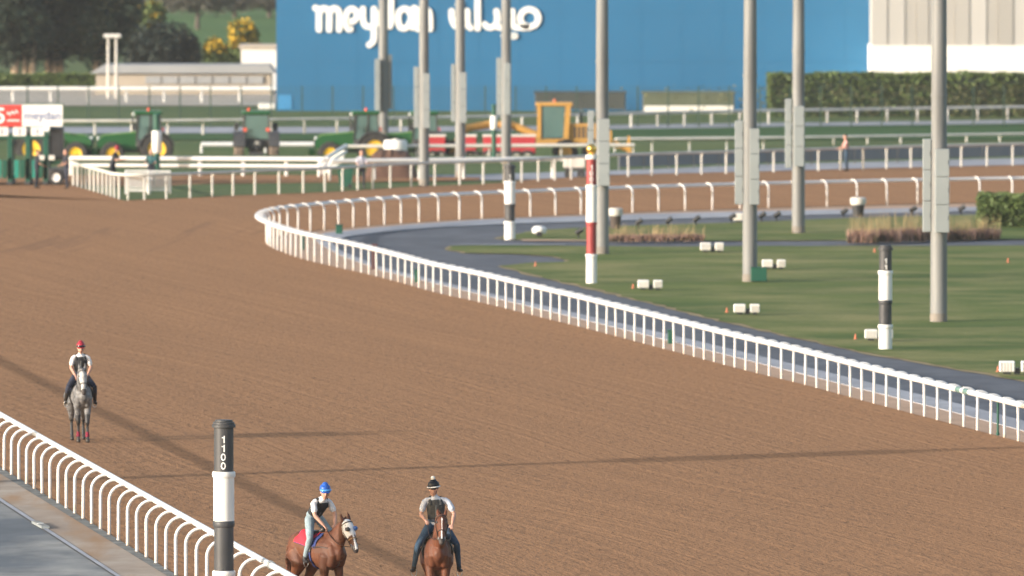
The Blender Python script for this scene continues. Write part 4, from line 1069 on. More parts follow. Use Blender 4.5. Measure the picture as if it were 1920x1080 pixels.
harrow("small red harrow trailer right of the mast by the tank", 803, 835)
harrow("narrow red harrow trailer just right of the middle mast", 872, 893)
harrow("red harrow trailer under the small green and white post", 906, 941)
harrow("long red harrow trailer left of the grader cab", 952, 1004)
def grader():
    o = P(1040, 286, YV + 1.2); t = thing("motor_grader", "yellow motor grader parked behind the red trailers, facing left", "grader", V((o.x, YV + 1.2, ZTR)), R(180))
    # forward +x (image left)
    for s in (-1, 1):
        wheel(t, -.55, s * .95, .66, .42, M_grader, M_tyre, 12); wheel(t, -2.1, s * .95, .66, .42, M_grader, M_tyre, 12); wheel(t, 5.2, s * .9, .62, .38, M_grader, M_tyre, 12)
    b = MB(); b.prism([(-3.0, 1.05), (-.75, 1.05), (-.75, 2.15), (-2.3, 2.15), (-3.0, 1.75)], -.62, .62); e = b.build("engine_hood", M_grader, t)
    for k in range(5):
        b = MB(); b.box((-2.0 + k * .22, .622, 1.4), (-1.88 + k * .22, .64, 2.0)); b.build("vent", M_charcoal, e)
    b = MB(); b.tube([(-1.4, .2, 2.15), (-1.4, .2, 2.75)], .06, 8); b.build("exhaust", M_charcoal, e)
    b = MB(); b.box((-.72, -.74, .95), (.95, .74, 1.35), .04); b.build("cab_floor", M_grader, t)
    for (x0, x1, z0, z1) in ((-.72, -.45, 1.35, 3.1), (.72, .92, 1.35, 3.1)):
        for s in (-1, 1):
            b = MB(); b.prism([(x0, z0), (x1, z0), (x1 + (.0 if x0 > 0 else -.12), z1), (x0 - (.0 if x0 > 0 else .12), z1)], s * .74 - .06, s * .74 + .06); b.build("pillar", M_grader, t)
    for s in (-1, 1):
        b = MB(); b.add([(-.45, s * .73, 1.4), (.72, s * .73, 1.4), (.72, s * .73, 3.08), (-.5, s * .73, 3.08)], [(0, 1, 2, 3)]); b.build("side_window", M_glass, t)
    b = MB(); b.add([(.9, -.66, 1.4), (.9, .66, 1.4), (.9, .66, 3.08), (.9, -.66, 3.08)], [(0, 1, 2, 3)]); b.build("windscreen", M_glass, t)
    b = MB(); b.box((-.95, -.84, 3.08), (1.0, .84, 3.26), .05); b.build("cab_roof", M_grader, t)
    b = MB(); b.box((-.3, -.3, 1.36), (.2, .3, 1.8), .05); b.box((-.4, -.3, 1.8), (-.25, .3, 2.4), .04); b.build("seat", M_black, t)
    b = MB(); b.tube([(.9, 0, 1.5), (2.2, 0, 2.05), (3.4, 0, 2.1), (4.6, 0, 1.9), (5.2, 0, 1.15)], .21, 10); b.build("front_frame", M_grader, t, smooth=40)
    b = MB(); b.tube([(1.6, 0, 1.0), (3.6, 0, .95), (5.0, 0, .9)], .10, 8); b.lathe([(.62, .82), (.62, .92)], 20, o=(2.5, 0, 0)); b.build("circle_drawbar", M_grader, t)
    b = MB(); pts = [(2.3 + .18 * math.cos(a), .55 + .38 * math.sin(a)) for a in [R(110 + k * 20) for k in range(8)]]; b.prism(pts + [(x + .04, z) for x, z in pts[::-1]], -1.7, 1.7); b.build("blade", M_charcoal, t)
    for s in (-1, 1):
        b = MB(); b.tube([(2.7, s * .42, .95), (2.7, s * .45, 2.75)], .06, 8); b.build("lift_cylinder", M_grader, t)
    b = MB(); b.box((2.55, -.5, 1.95), (2.85, .5, 2.2), .03); b.build("lift_arm", M_grader, t)
    b = MB(); b.box((5.0, -.9, .55), (5.35, .9, .75), .03); b.build("front_axle", M_grader, t)
    b = MB(); b.prism([(-3.1, .9), (-3.9, .65), (-4.0, .85), (-3.1, 1.3)], -.5, .5)
    b.prism([(-3.75, .8), (-4.0, .3), (-4.08, .32), (-3.95, 1.5), (-3.85, 1.5)], -.6, .6); b.build("ripper", M_grader, t)
    b = MB(); b.lathe([(.09, 3.26), (.09, 3.4), (.03, 3.44)], 10); b.build("beacon", M_orange, t)
grader()
p = P(743, 288, YA + 1.2)
root = thing("water_tank", "round white water tank on the dirt heap", "tank", V((p.x, YA - 2.0, .0)))
s_ = SC(V((0, YA - 2, 0))); zt = P(743, 262, YA - 2.0).z
b = MB(); b.lathe([(.56, .0), (.60, .05), (.60, zt - .1), (.54, zt - .02), (.2, zt)], 26); b.build("tank_body", M_whiteb, root, smooth=40)
b = MB(); b.lathe([(.14, zt), (.14, zt + .05)], 14); b.build("lid", M_dirtywhite, root)
b = MB(); b.box((-.65, -.65, -.2), (.65, .65, 0)); b.build("pallet", M_bark, root)

# ------------------------------------------------------------------ starting gate
def starting_gate():
    p = G(86, 347); s = SC(p); q = lambda x: (x - 86) / s; z = lambda y: (347 - y) / s
    t = thing("starting_gate", "green starting gate with red and white banner at the left edge", "starting gate", p)
    def bx(name, x0, x1, y0, y1, ya, yb, m, par=None, bev=.015):
        b = MB(); b.box((q(x0), ya, z(y1)), (q(x1), yb, z(y0)), bev); return b.build(name, m, par or t)
    pitch = 33.5
    for k in range(8):
        x = 86 - pitch * k
        for ya in (0, 2.4): bx("stall_post", x - 5, x + 4, 256, 343, ya, ya + .2, M_green)
        bx("number_plate", x - pitch + 6, x - 3, 238, 255, -.06, -.02, M_whiteb)
        stand_text("stall_number", str(k + 1) , .34, M_ink, t, (q(x - pitch / 2 + 1), -.075, z(247)))
        bx("divider_panel", x - 3, x + 2, 262, 330, .25, 2.35, M_green)
        for dx0, dx1 in ((-pitch + 8, -pitch / 2), (-pitch / 2 + 1.5, -6)):
            d = bx("stall_door", x + dx0, x + dx1, 300, 334, -.05, .08, M_teal if dx0 < -20 else M_green)
        bx("side_pad", x - 4, x + 3, 296, 336, .0, .22, M_teal)
        bx("shoe", x - 6, x + 5, 340, 346, -.2, 2.8, M_charcoal)
    bx("top_beam", -180, 92, 254, 260, -.02, .22, M_green); bx("rear_beam", -180, 92, 254, 260, 2.4, 2.6, M_green)
    bx("roof_canopy", -180, 92, 236, 240, -.0, 2.6, M_green)
    bn = bx("red_banner", -60, 42, 197, 237, -.12, -.06, M_banner_red, None, .005)
    stand_text("banner_digit", "5", 1.0, M_sign, bn, (q(1), -.13, z(218)), .02)
    b = MB(); b.tube([V((q(14 + k * .9), -.14, z(214 - 3.2 * math.sin(k * .75) - k * .22))) for k in range(24)], .028, 6); b.build("banner_script", M_sign, bn)
    b = MB(); b.box((q(14), -.135, z(227)), (q(38), -.125, z(224.5))); b.build("banner_line", M_sign, bn)
    wb = bx("white_banner", 42, 118, 196, 237, -.12, -.06, M_whiteb, None, .005)
    stand_text("banner_word", "meydan", .56, mat("pale_navy_print", (.12, .18, .36), .5), wb, (q(80), -.13, z(217)), .005)
    bx("banner_frame", 42, 120, 194, 197, -.1, -.02, M_green); bx("banner_leg", 84, 88, 237, 256, -.02, .1, M_green); bx("banner_leg", 40, 44, 237, 256, -.02, .1, M_green)
    # towing unit at the right end
    bx("engine_tower", 93, 118, 240, 300, .1, 1.4, M_black); bx("tow_frame", 90, 126, 316, 335, .0, 1.6, M_charcoal)
    bx("tow_arm", 92, 128, 302, 308, .2, .5, M_green)
    for x in (78, 97):
        bx("side_lamp", x - 5, x + 6, 291, 300, -.12, .0, M_dirtywhite)
    for ya in (.0, 1.6): wheel(t, q(105), ya, .36, .26, M_whiteb, M_tyre, 0)
    b = MB(); b.lathe([(.14, 0), (.15, .06), (.05, .08)], 14, axis='y', o=(q(88), -.15, z(241))); b.build("work_lamp", M_lampwhite, t)
starting_gate()
# white crowd barrier and bin behind the outer rail
def barrier(label, x0, x1, py, top):
    a, c = G(x0, py), G(x1, py); s = SC(a); h = (py - top) / s; w = c.x - a.x
    t = thing("crowd_barrier", label, "barrier", a)
    b = MB(); b.tube([(0, 0, 0), (0, 0, h), (w, 0, h), (w, 0, 0)], .05, 8); b.tube([(0, 0, .15), (w, 0, .15)], .03, 6); b.build("frame", M_whiteb, t)
    for k in range(1, 11):
        b = MB(); b.box((w * k / 11 - .022, -.02, .15), (w * k / 11 + .022, .02, h)); b.build("slat", M_whiteb, t)
barrier("white slatted barrier on the grass behind the outer rail corner", 236, 278, 364, 320)
barrier("white slatted barrier under the white-drum post", 280, 319, 363, 321)
p = G(648, 352); root = thing("wheeled_bin", "dark green wheeled bin behind the outer rail beside a standing person", "bin", p)
b = MB(); b.prism([(-.28, 0.06), (.28, .06), (.36, 1.0), (-.36, 1.0)], -.3, .3); b.build("bin_body", M_green, root)
b = MB(); b.box((-.38, -.34, 1.0), (.38, .34, 1.07), .02); b.build("lid", M_green, root)
b = MB(); b.lathe([(.1, -.32), (.1, .32)], 12, axis='y', o=(.2, 0, .1)); b.build("wheel", M_tyre, root)
p = G(1078, 334, -.05); root = thing("equipment_cart", "cream equipment cart behind the straight rail near the gold ball", "cart", p)
b = MB(); b.box((-.55, -.4, .5), (.5, .4, 1.05), .05); b.build("cart_box", M_dirtywhite, root)
b = MB(); b.box((-.5, -.35, .38), (.45, .35, .5)); b.build("undercarriage", M_charcoal, root)
for s in (-1, 1): wheel(root, -.3, s * .4, .2, .12, M_charcoal, M_tyre, 0); wheel(root, .3, s * .4, .2, .12, M_charcoal, M_tyre, 0)

# ------------------------------------------------------------------ continuous bodies: people and horses
class Blob:
    """chains of elliptical sections grown into ONE closed skin"""
    def __init__(self): self.ch = []
    def chain(self, pts, label, side=(0, 1, 0), n=14, labels=None):
        """pts: (position, radius along side, other radius)"""
        self.ch.append(([(V(p), a, b) for p, a, b in pts], label, V(side), n, labels)); return self
    def raw(self):
        mb = MB()
        for pts, lab, side, n, labels in self.ch:
            P_ = [p for p, _, _ in pts]; N = len(P_); rings = []
            for i, (p, ra, rb) in enumerate(pts):
                t = (P_[min(i + 1, N - 1)] - P_[max(i - 1, 0)])
                t = t.normalized() if t.length > 1e-9 else V((0, 0, 1))
                s = side - t * side.dot(t)
                if s.length < .15: s = t.orthogonal()
                s.normalize(); w = t.cross(s)
                ring = lambda q, f: [q + s * math.cos(6.2832 * k / n) * ra * f + w * math.sin(6.2832 * k / n) * rb * f for k in range(n)]
                rm = min(ra, rb)
                if i == 0: rings += [ring(p - t * rm * .75, .35), ring(p - t * rm * .5, .72)]
                rings.append(ring(p, 1))
                if i == N - 1: rings += [ring(p + t * rm * .5, .72), ring(p + t * rm * .75, .35)]
            vs = [v for r_ in rings for v in r_]; fs = []
            for i in range(len(rings) - 1):
                for k in range(n):
                    l = (k + 1) % n; fs.append((i * n + k, i * n + l, (i + 1) * n + l, (i + 1) * n + k))
            fs.append(tuple(range(n))[::-1]); fs.append(tuple((len(rings) - 1) * n + k for k in range(n)))
            mb.add(vs, fs)
        return mb
    def build(self, name, mats, parent, voxel=.012, smooth=4, paint=None):
        tmp = self.raw().mesh("tmp", M_white)
        o = bpy.data.objects.new("tmp", tmp); C.objects.link(o)
        md = o.modifiers.new("r", 'REMESH'); md.mode = 'VOXEL'; md.voxel_size = voxel
        if smooth:
            ms = o.modifiers.new("s", 'SMOOTH'); ms.iterations = smooth; ms.factor = .5
        me = bpy.data.meshes.new_from_object(o.evaluated_get(bpy.context.evaluated_depsgraph_get()))
        bpy.data.objects.remove(o); bpy.data.meshes.remove(tmp); me.name = name
        nf = len(me.polygons); cen = np.empty(nf * 3); me.polygons.foreach_get("center", cen); cen = cen.reshape(-1, 3)
        labs = []; best = np.full(nf, 1e9); idx = np.zeros(nf, int)
        keys = list(mats.keys())
        for pts, lab, side, n, labels in self.ch:
            for i in range(len(pts) - 1):
                a, b = np.array(pts[i][0]), np.array(pts[i + 1][0]); ra, rb = (pts[i][1] + pts[i][2]) / 2, (pts[i + 1][1] + pts[i + 1][2]) / 2
                ab = b - a; L2 = max(1e-9, ab @ ab); t = np.clip(((cen - a) @ ab) / L2, 0, 1)
                d = np.linalg.norm(cen - (a + t[:, None] * ab), axis=1) - (ra + t * (rb - ra))
                lb = labels[i] if labels else lab
                m_ = d < best; best[m_] = d[m_]; idx[m_] = keys.index(lb)
        if paint:
            for lb, fn in paint: idx[fn(cen)] = keys.index(lb)
        me.materials.clear()
        for k in keys: me.materials.append(mats[k])
        me.polygons.foreach_set("material_index", idx.tolist()); me.polygons.foreach_set("use_smooth", [True] * nf); me.update()
        return inst(name, me, parent)

M_skin = mat("tanned_skin", (0.50, 0.275, 0.200), 0.55, 0.08, 9.0, coords='obj')
M_shirt = mat("white_cotton", (0.72, 0.71, 0.71), 0.85, 0.10, 9.0, 0.5, 16, coords='obj')
M_shirt2 = mat("pale_check_shirt", (0.52, 0.55, 0.62), 0.85, 0.16, 26.0, 0.5, 16, coords='obj')
M_vest = mat("black_body_protector", (0.020, 0.022, 0.025), 0.75, 0.3, 9.0, 0.4, 22, coords='obj')
M_vest2 = mat("grey_body_protector", (0.042, 0.044, 0.045), 0.75, 0.3, 9.0, 0.4, 22, coords='obj')
M_jeans_l = mat("faded_denim", (0.23, 0.30, 0.335), 0.85, 0.22, 6.0, 0.5, 14, coords='obj')
M_jeans_d = mat("dark_denim", (0.035, 0.065, 0.105), 0.85, 0.25, 6.0, 0.5, 14, coords='obj')
M_navy = mat("navy_breeches", (0.025, 0.030, 0.050), 0.85, 0.25, 6.0, coords='obj')
M_boot = mat("dark_boot_leather", (0.022, 0.018, 0.016), 0.45, 0.25, 5.0, coords='obj')
M_hair = mat("dark_hair", (0.020, 0.014, 0.010), 0.7, 0.2, 5.0, coords='obj')
M_capblue = mat("blue_cap_silk", (0.020, 0.095, 0.42), 0.35, 0.08, 5.0, coords='obj')
M_capred = mat("red_cap_silk", (0.30, 0.015, 0.030), 0.45, 0.1, 5.0, coords='obj')
M_capblack = mat("black_cap_cover", (0.010, 0.011, 0.014), 0.55, 0.2, 5.0, coords='obj')
M_wool = mat("white_wool_bobble", (0.80, 0.79, 0.76), 0.9, 0.1, 40.0, 0.6, 60, coords='obj')
M_gog = mat("goggle_lens", (0.012, 0.016, 0.022), 0.12, 0.1, spec=0.8, coords='obj')
M_goglight = mat("blue_goggle_lens", (0.08, 0.32, 0.72), 0.12, 0.05, spec=0.8, coords='obj')
M_chest = mat("chestnut_coat", (0.105, 0.036, 0.016), 0.58, 0.35, 3.0, 0.2, 30, coords='obj', spec=0.35)
M_chestd = mat("dark_chestnut_coat", (0.055, 0.021, 0.012), 0.5, 0.25, 3.0, coords='obj')
M_bay = mat("bay_coat", (0.120, 0.042, 0.020), 0.58, 0.35, 3.0, 0.2, 30, coords='obj', spec=0.35)
M_mane = mat("chestnut_mane", (0.115, 0.042, 0.020), 0.6, 0.35, 12.0, 0.6, 30, coords='obj')
M_blackhair = mat("black_horse_hair", (0.018, 0.016, 0.016), 0.6, 0.3, 12.0, 0.6, 30, coords='obj')
M_gcoat = mat("dapple_grey_coat", (0.150, 0.147, 0.148), 0.55, 0.62, 11.0, 0.2, 20, coords='obj')
M_gdark = mat("dark_grey_legs", (0.034, 0.033, 0.035), 0.55, 0.35, 6.0, coords='obj')
M_gface = mat("pale_grey_face", (0.38, 0.375, 0.37), 0.6, 0.45, 18.0, coords='obj')
M_muzzle = mat("muzzle_skin", (0.045, 0.036, 0.034), 0.6, 0.3, 12.0, coords='obj')
M_blaze = mat("white_blaze", (0.74, 0.71, 0.68), 0.6, 0.06, 12.0, coords='obj')
M_hoof = mat("hoof_horn", (0.040, 0.034, 0.030), 0.5, 0.2, 12.0, coords='obj')
M_hood = mat("white_blinker_hood", (0.72, 0.72, 0.73), 0.8, 0.08, 12.0, 0.3, 24, coords='obj')
M_cup = mat("blue_blinker_cup", (0.035, 0.11, 0.34), 0.45, 0.15, 9.0, coords='obj')
M_leather = mat("brown_bridle_leather", (0.035, 0.020, 0.014), 0.45, 0.2, 6.0, coords='obj')
M_tan = mat("tan_noseband", (0.30, 0.18, 0.09), 0.6, 0.2, 6.0, coords='obj')
M_redcloth = mat("red_saddle_cloth", (0.55, 0.025, 0.045), 0.8, 0.1, 6.0, coords='obj')
M_bluecloth = mat("navy_saddle_cloth", (0.030, 0.045, 0.16), 0.8, 0.1, 6.0, coords='obj')
M_greycloth = mat("pale_saddle_cloth", (0.46, 0.47, 0.50), 0.8, 0.1, 6.0, coords='obj')
M_bandage = mat("crimson_leg_bandage", (0.19, 0.010, 0.035), 0.8, 0.1, 6.0, coords='obj')
M_metal = mat("bit_steel", (0.55, 0.54, 0.52), 0.3, 0.05, metal=0.8, coords='obj')

def lerpk(a, b, t): return a + (b - a) * t
def hand(B, wrist, d, up, thumb_side, label='skin', curl=1.0):
    """half-closed hand: palm, four unequal bent fingers, thumb from the palm's side"""
    d = V(d).normalized(); up = V(up); up = (up - d * up.dot(d)).normalized(); sd = d.cross(up)
    p0 = V(wrist); kn = p0 + d * .085
    B.chain([(p0, .024, .019), (p0 + d * .04, .036, .017), (kn, .040, .015)], label, side=sd)
    for k, (off, ln) in enumerate(((-.030, .9), (-.010, 1.0), (.011, .95), (.030, .78))):
        a = kn + sd * off; b = a + (d * .75 - up * .5 * curl).normalized() * .038 * ln; c = b + (d * .05 - up).normalized() * .026 * ln; e = c + (-d * .8 - up * .4).normalized() * .018 * ln
        B.chain([(a - d * .012, .010, .010), (a, .010, .010), (b, .0092, .0092), (c, .0085, .0085), (e, .0075, .0075)], label, side=sd, n=8)
    a = p0 + d * .03 + sd * .034 * thumb_side; b = a + (d * .7 + sd * .6 * thumb_side - up * .3).normalized() * .035; c = b + (d - up * .4).normalized() * .03
    B.chain([(p0 + d * .015 + sd * .015 * thumb_side, .014, .012), (a, .012, .011), (b, .0105, .0105), (c, .0085, .0085)], label, side=sd, n=8)
def limb(B, pts, radii, labels, side=(0, 1, 0)):
    """tapered limb through joints with soft in-between sections"""
    out, ls = [], []
    for i in range(len(pts) - 1):
        for k in range(3):
            t = k / 3; r = lerpk(radii[i], radii[i + 1], t)
            if k: r *= 1.05
            out.append((V(pts[i]).lerp(V(pts[i + 1]), t), r, r)); ls.append(labels[i])
    out.append((V(pts[-1]), radii[-1], radii[-1]))
    B.chain(out, labels[0], side=side, labels=ls)
def head(B, c, look, up=(0, 0, 1), k=1.0):
    """face: skull, jaw, nose, ears, lips, brow; c is the middle of the skull"""
    f = V(look).normalized(); u = V(up); u = (u - f * u.dot(f)).normalized(); s = u.cross(f)
    q = lambda x, y, z: V(c) + f * x * k + s * y * k + u * z * k
    B.chain([(q(.035, 0, -.115), .030 * k, .026 * k), (q(.03, 0, -.085), .050 * k, .050 * k), (q(.012, 0, -.04), .066 * k, .078 * k), (q(0, 0, .02), .074 * k, .092 * k), (q(-.005, 0, .07), .070 * k, .086 * k), (q(-.005, 0, .105), .048 * k, .058 * k)], 'skin', side=s)
    B.chain([(q(.086, 0, .018), .009 * k, .008 * k), (q(.104, 0, -.016), .013 * k, .013 * k), (q(.098, 0, -.026), .016 * k, .010 * k)], 'skin', side=s, n=8)
    B.chain([(q(.076, -.032, .028), .008 * k, .008 * k), (q(.088, 0, .030), .009 * k, .009 * k), (q(.076, .032, .028), .008 * k, .008 * k)], 'skin', side=u, n=8)
    B.chain([(q(.082, -.018, -.056), .006 * k, .006 * k), (q(.089, 0, -.055), .008 * k, .008 * k), (q(.082, .018, -.056), .006 * k, .006 * k)], 'lip', side=u, n=8)
    for y in (-1, 1):
        B.chain([(q(-.005, y * .074, -.03), .006 * k, .014 * k), (q(-.008, y * .083, .0), .007 * k, .018 * k), (q(-.008, y * .082, .022), .006 * k, .014 * k)], 'skin', side=s, n=8)
    return q
def add_eyes(root, q, k=1.0):
    for y in (-1, 1):
        b = MB(); c = q(.078, y * .031, .008)
        b.lathe([(.011 * k * math.sin(a), .011 * k * -math.cos(a)) for a in [3.1416 * i / 6 for i in range(1, 6)]], 8, o=tuple(c)); b.build("eye", M_hair, root, smooth=60)

def person(name, label, loc, rotz, J, pal, cap=None, vest=None, voxel=.011, group=None, detail=True):
    """J: joints in local metres (x forward, y left, z up)"""
    root = thing(name, label, "person", loc, rotz, group); B = Blob()
    pel, ch_, nk, hd = V(J['pelvis']), V(J['chest']), V(J['neck']), V(J['head'])
    sd = V(J.get('shside', (0, 1, 0))).normalized()
    wst = pel.lerp(ch_, .42)
    B.chain([(pel + V((0, 0, -.05)), .150, .115), (pel + (ch_ - pel) * .12, .172, .135), (wst, .150, .112), (pel.lerp(ch_, .75), .168, .120), (ch_, .182, .122), (ch_.lerp(nk, .55), .165, .098), (ch_.lerp(nk, .85), .10, .075), (nk, .062, .062)], 'top', side=sd,
            labels=['pants', 'pants' if not J.get('untucked') else 'top', 'top', 'top', 'top', 'top', 'skin', 'skin'])
    B.chain([(nk - V((0, 0, .03)), .058, .060), (nk.lerp(hd, .5) , .052, .056), (hd - V((0, 0, .05)), .05, .06)], 'skin', side=sd)
    q = head(B, hd, J['look'], J.get('hup', (0, 0, 1)), 1.08)
    for sgn, S, E, W in ((1, 'shL', 'elL', 'wrL'), (-1, 'shR', 'elR', 'wrR')):
        s0, e0, w0 = V(J[S]), V(J[E]), V(J[W]); mid = s0.lerp(e0, .62)
        B.chain([(s0.lerp(ch_.lerp(nk, .45), .55) + V((0, 0, .012)), .072, .062), (s0.lerp(ch_.lerp(nk, .45), .2), .066, .060), (s0 + V((0, 0, -.03)), .064, .064), (s0.lerp(e0, .35), .062, .062), (mid, .067, .067)], 'top', side=sd)
        limb(B, [mid - (e0 - s0).normalized() * .05, e0, e0.lerp(w0, .35), w0], [.045, .040, .041, .026], ['skin', 'skin', 'skin'])
        if detail: hand(B, w0, (w0 - e0), J.get('hup' + S[-1], (0.35, 0, 1)), sgn * J.get('thumb', 1))
        else: B.chain([(w0, .026, .02), (w0 + (w0 - e0).normalized() * .10, .034, .018), (w0 + (w0 - e0).normalized() * .16, .022, .014)], 'skin')
    for S in 'LR':
        h0, k0, a0, t0 = V(J['hip' + S]), V(J['kn' + S]), V(J['an' + S]), V(J['toe' + S])
        boot_at = J.get('boot', .72)
        limb(B, [h0, h0.lerp(k0, .5), k0, k0.lerp(a0, .35), a0], [.098, .086, .064, .060, .043], ['pants', 'pants', 'pants', 'pants'] if boot_at > .7 else ['pants', 'pants', 'pants', 'boot'])
        heel = a0 + (a0 - t0).normalized() * .05 + V((0, 0, -.06))
        B.chain([(a0 + V((0, 0, .02)), .050, .050), (a0 + V((0, 0, -.035)), .050, .055)], 'boot')
        B.chain([(heel, .038, .035), (a0.lerp(t0, .45) + V((0, 0, -.045)), .046, .038), (t0, .042, .026)], 'boot')
    mats = dict(skin=M_skin, top=pal['top'], pants=pal['pants'], boot=pal.get('boot', M_boot), lip=pal.get('lip', mat("lip_tone", (.30, .11, .09), .5, coords='obj')))
    B.build("body", mats, root, voxel, 3)
    if detail: add_eyes(root, q)
    if vest:
        Vb = Blob()
        Vb.chain([(pel.lerp(ch_, .30), .168, .132), (pel.lerp(ch_, .5), .168, .132), (pel.lerp(ch_, .75), .184, .138), (ch_, .190, .142), (ch_.lerp(nk, .34), .172, .128)], 'v', side=sd)
        vo = Vb.build("vest", dict(v=vest), root, voxel * 1.2, 2)
        fwd = V(J.get('fwd', (1, 0, 0)))
        for y in (-1, 1):
            b = MB(); a = ch_ + sd * y * .10 + fwd * .10; t = ch_.lerp(nk, .62) + sd * y * .105; bk = ch_ + sd * y * .10 - fwd * .10
            b.tube([a, a.lerp(t, .6) + fwd * .025, t + V((0, 0, .03)), t.lerp(bk, .5) - fwd * .02, bk], .044, 8); b.build("shoulder_strap", vest, vo, smooth=60)
        b = MB(); z0 = pel.lerp(ch_, .35) + fwd * .135; z1 = ch_ + fwd * .140; b.tube([z0, z0.lerp(z1, .5) + fwd * .004, z1], .006, 6); b.build("zip", M_cab, vo)
    if cap:
        m, peak, band_m, bob, gog = cap
        f = V(J['look']).normalized(); u = V(J.get('hup', (0, 0, 1))); u = (u - f * u.dot(f)).normalized(); s = u.cross(f)
        hb = Blob(); c = V(hd)
        hb.chain([(c + u * .050, .108, .126), (c + u * .078, .111, .129), (c + u * .112, .108, .124), (c + u * .140, .096, .110), (c + u * .160, .070, .080)], 'c', side=s)
        ho = hb.build("helmet", dict(c=m), root, voxel, 3)
        pb = Blob(); pb.chain([(c + f * .105 + s * .075 + u * .048, .012, .030), (c + f * .150 + s * .03 + u * .036, .010, .036), (c + f * .150 - s * .03 + u * .036, .010, .036), (c + f * .105 - s * .075 + u * .048, .012, .030)], 'c', side=u)
        if peak: pb.build("peak", dict(c=m), ho, voxel, 2)
        if band_m:
            b = MB(); b.tube([c + u * .052 + s * math.cos(a) * .114 + f * math.sin(a) * .132 for a in [6.2832 * k / 28 for k in range(28)]], .012, 8, closed=True); b.build("helmet_band", band_m, ho, smooth=60)
        if bob:
            b = MB(); cc = c + u * .225; b.lathe([(.046 * math.sin(a), -.046 * math.cos(a)) for a in [3.1416 * i / 10 for i in range(1, 10)]], 14, o=tuple(cc)); b.build("bobble", bob, ho, smooth=60)
        if gog:
            b = MB(); b.tube([c + u * (.062 + .014 * math.cos(a * 1.0)) + s * math.sin(a) * .112 + f * math.cos(a) * .134 for a in [-1.1 + 2.2 * k / 12 for k in range(13)]], .024, 8); b.build("goggles", gog, ho, smooth=60)
        for y in (-1, 1):
            b = MB(); b.tube([c + s * y * .088 + u * .04, c + s * y * .080 - u * .06 - f * .005, c - u * .122 + f * .035], .0055, 6); b.build("chin_strap", M_capblack, ho)
    return root

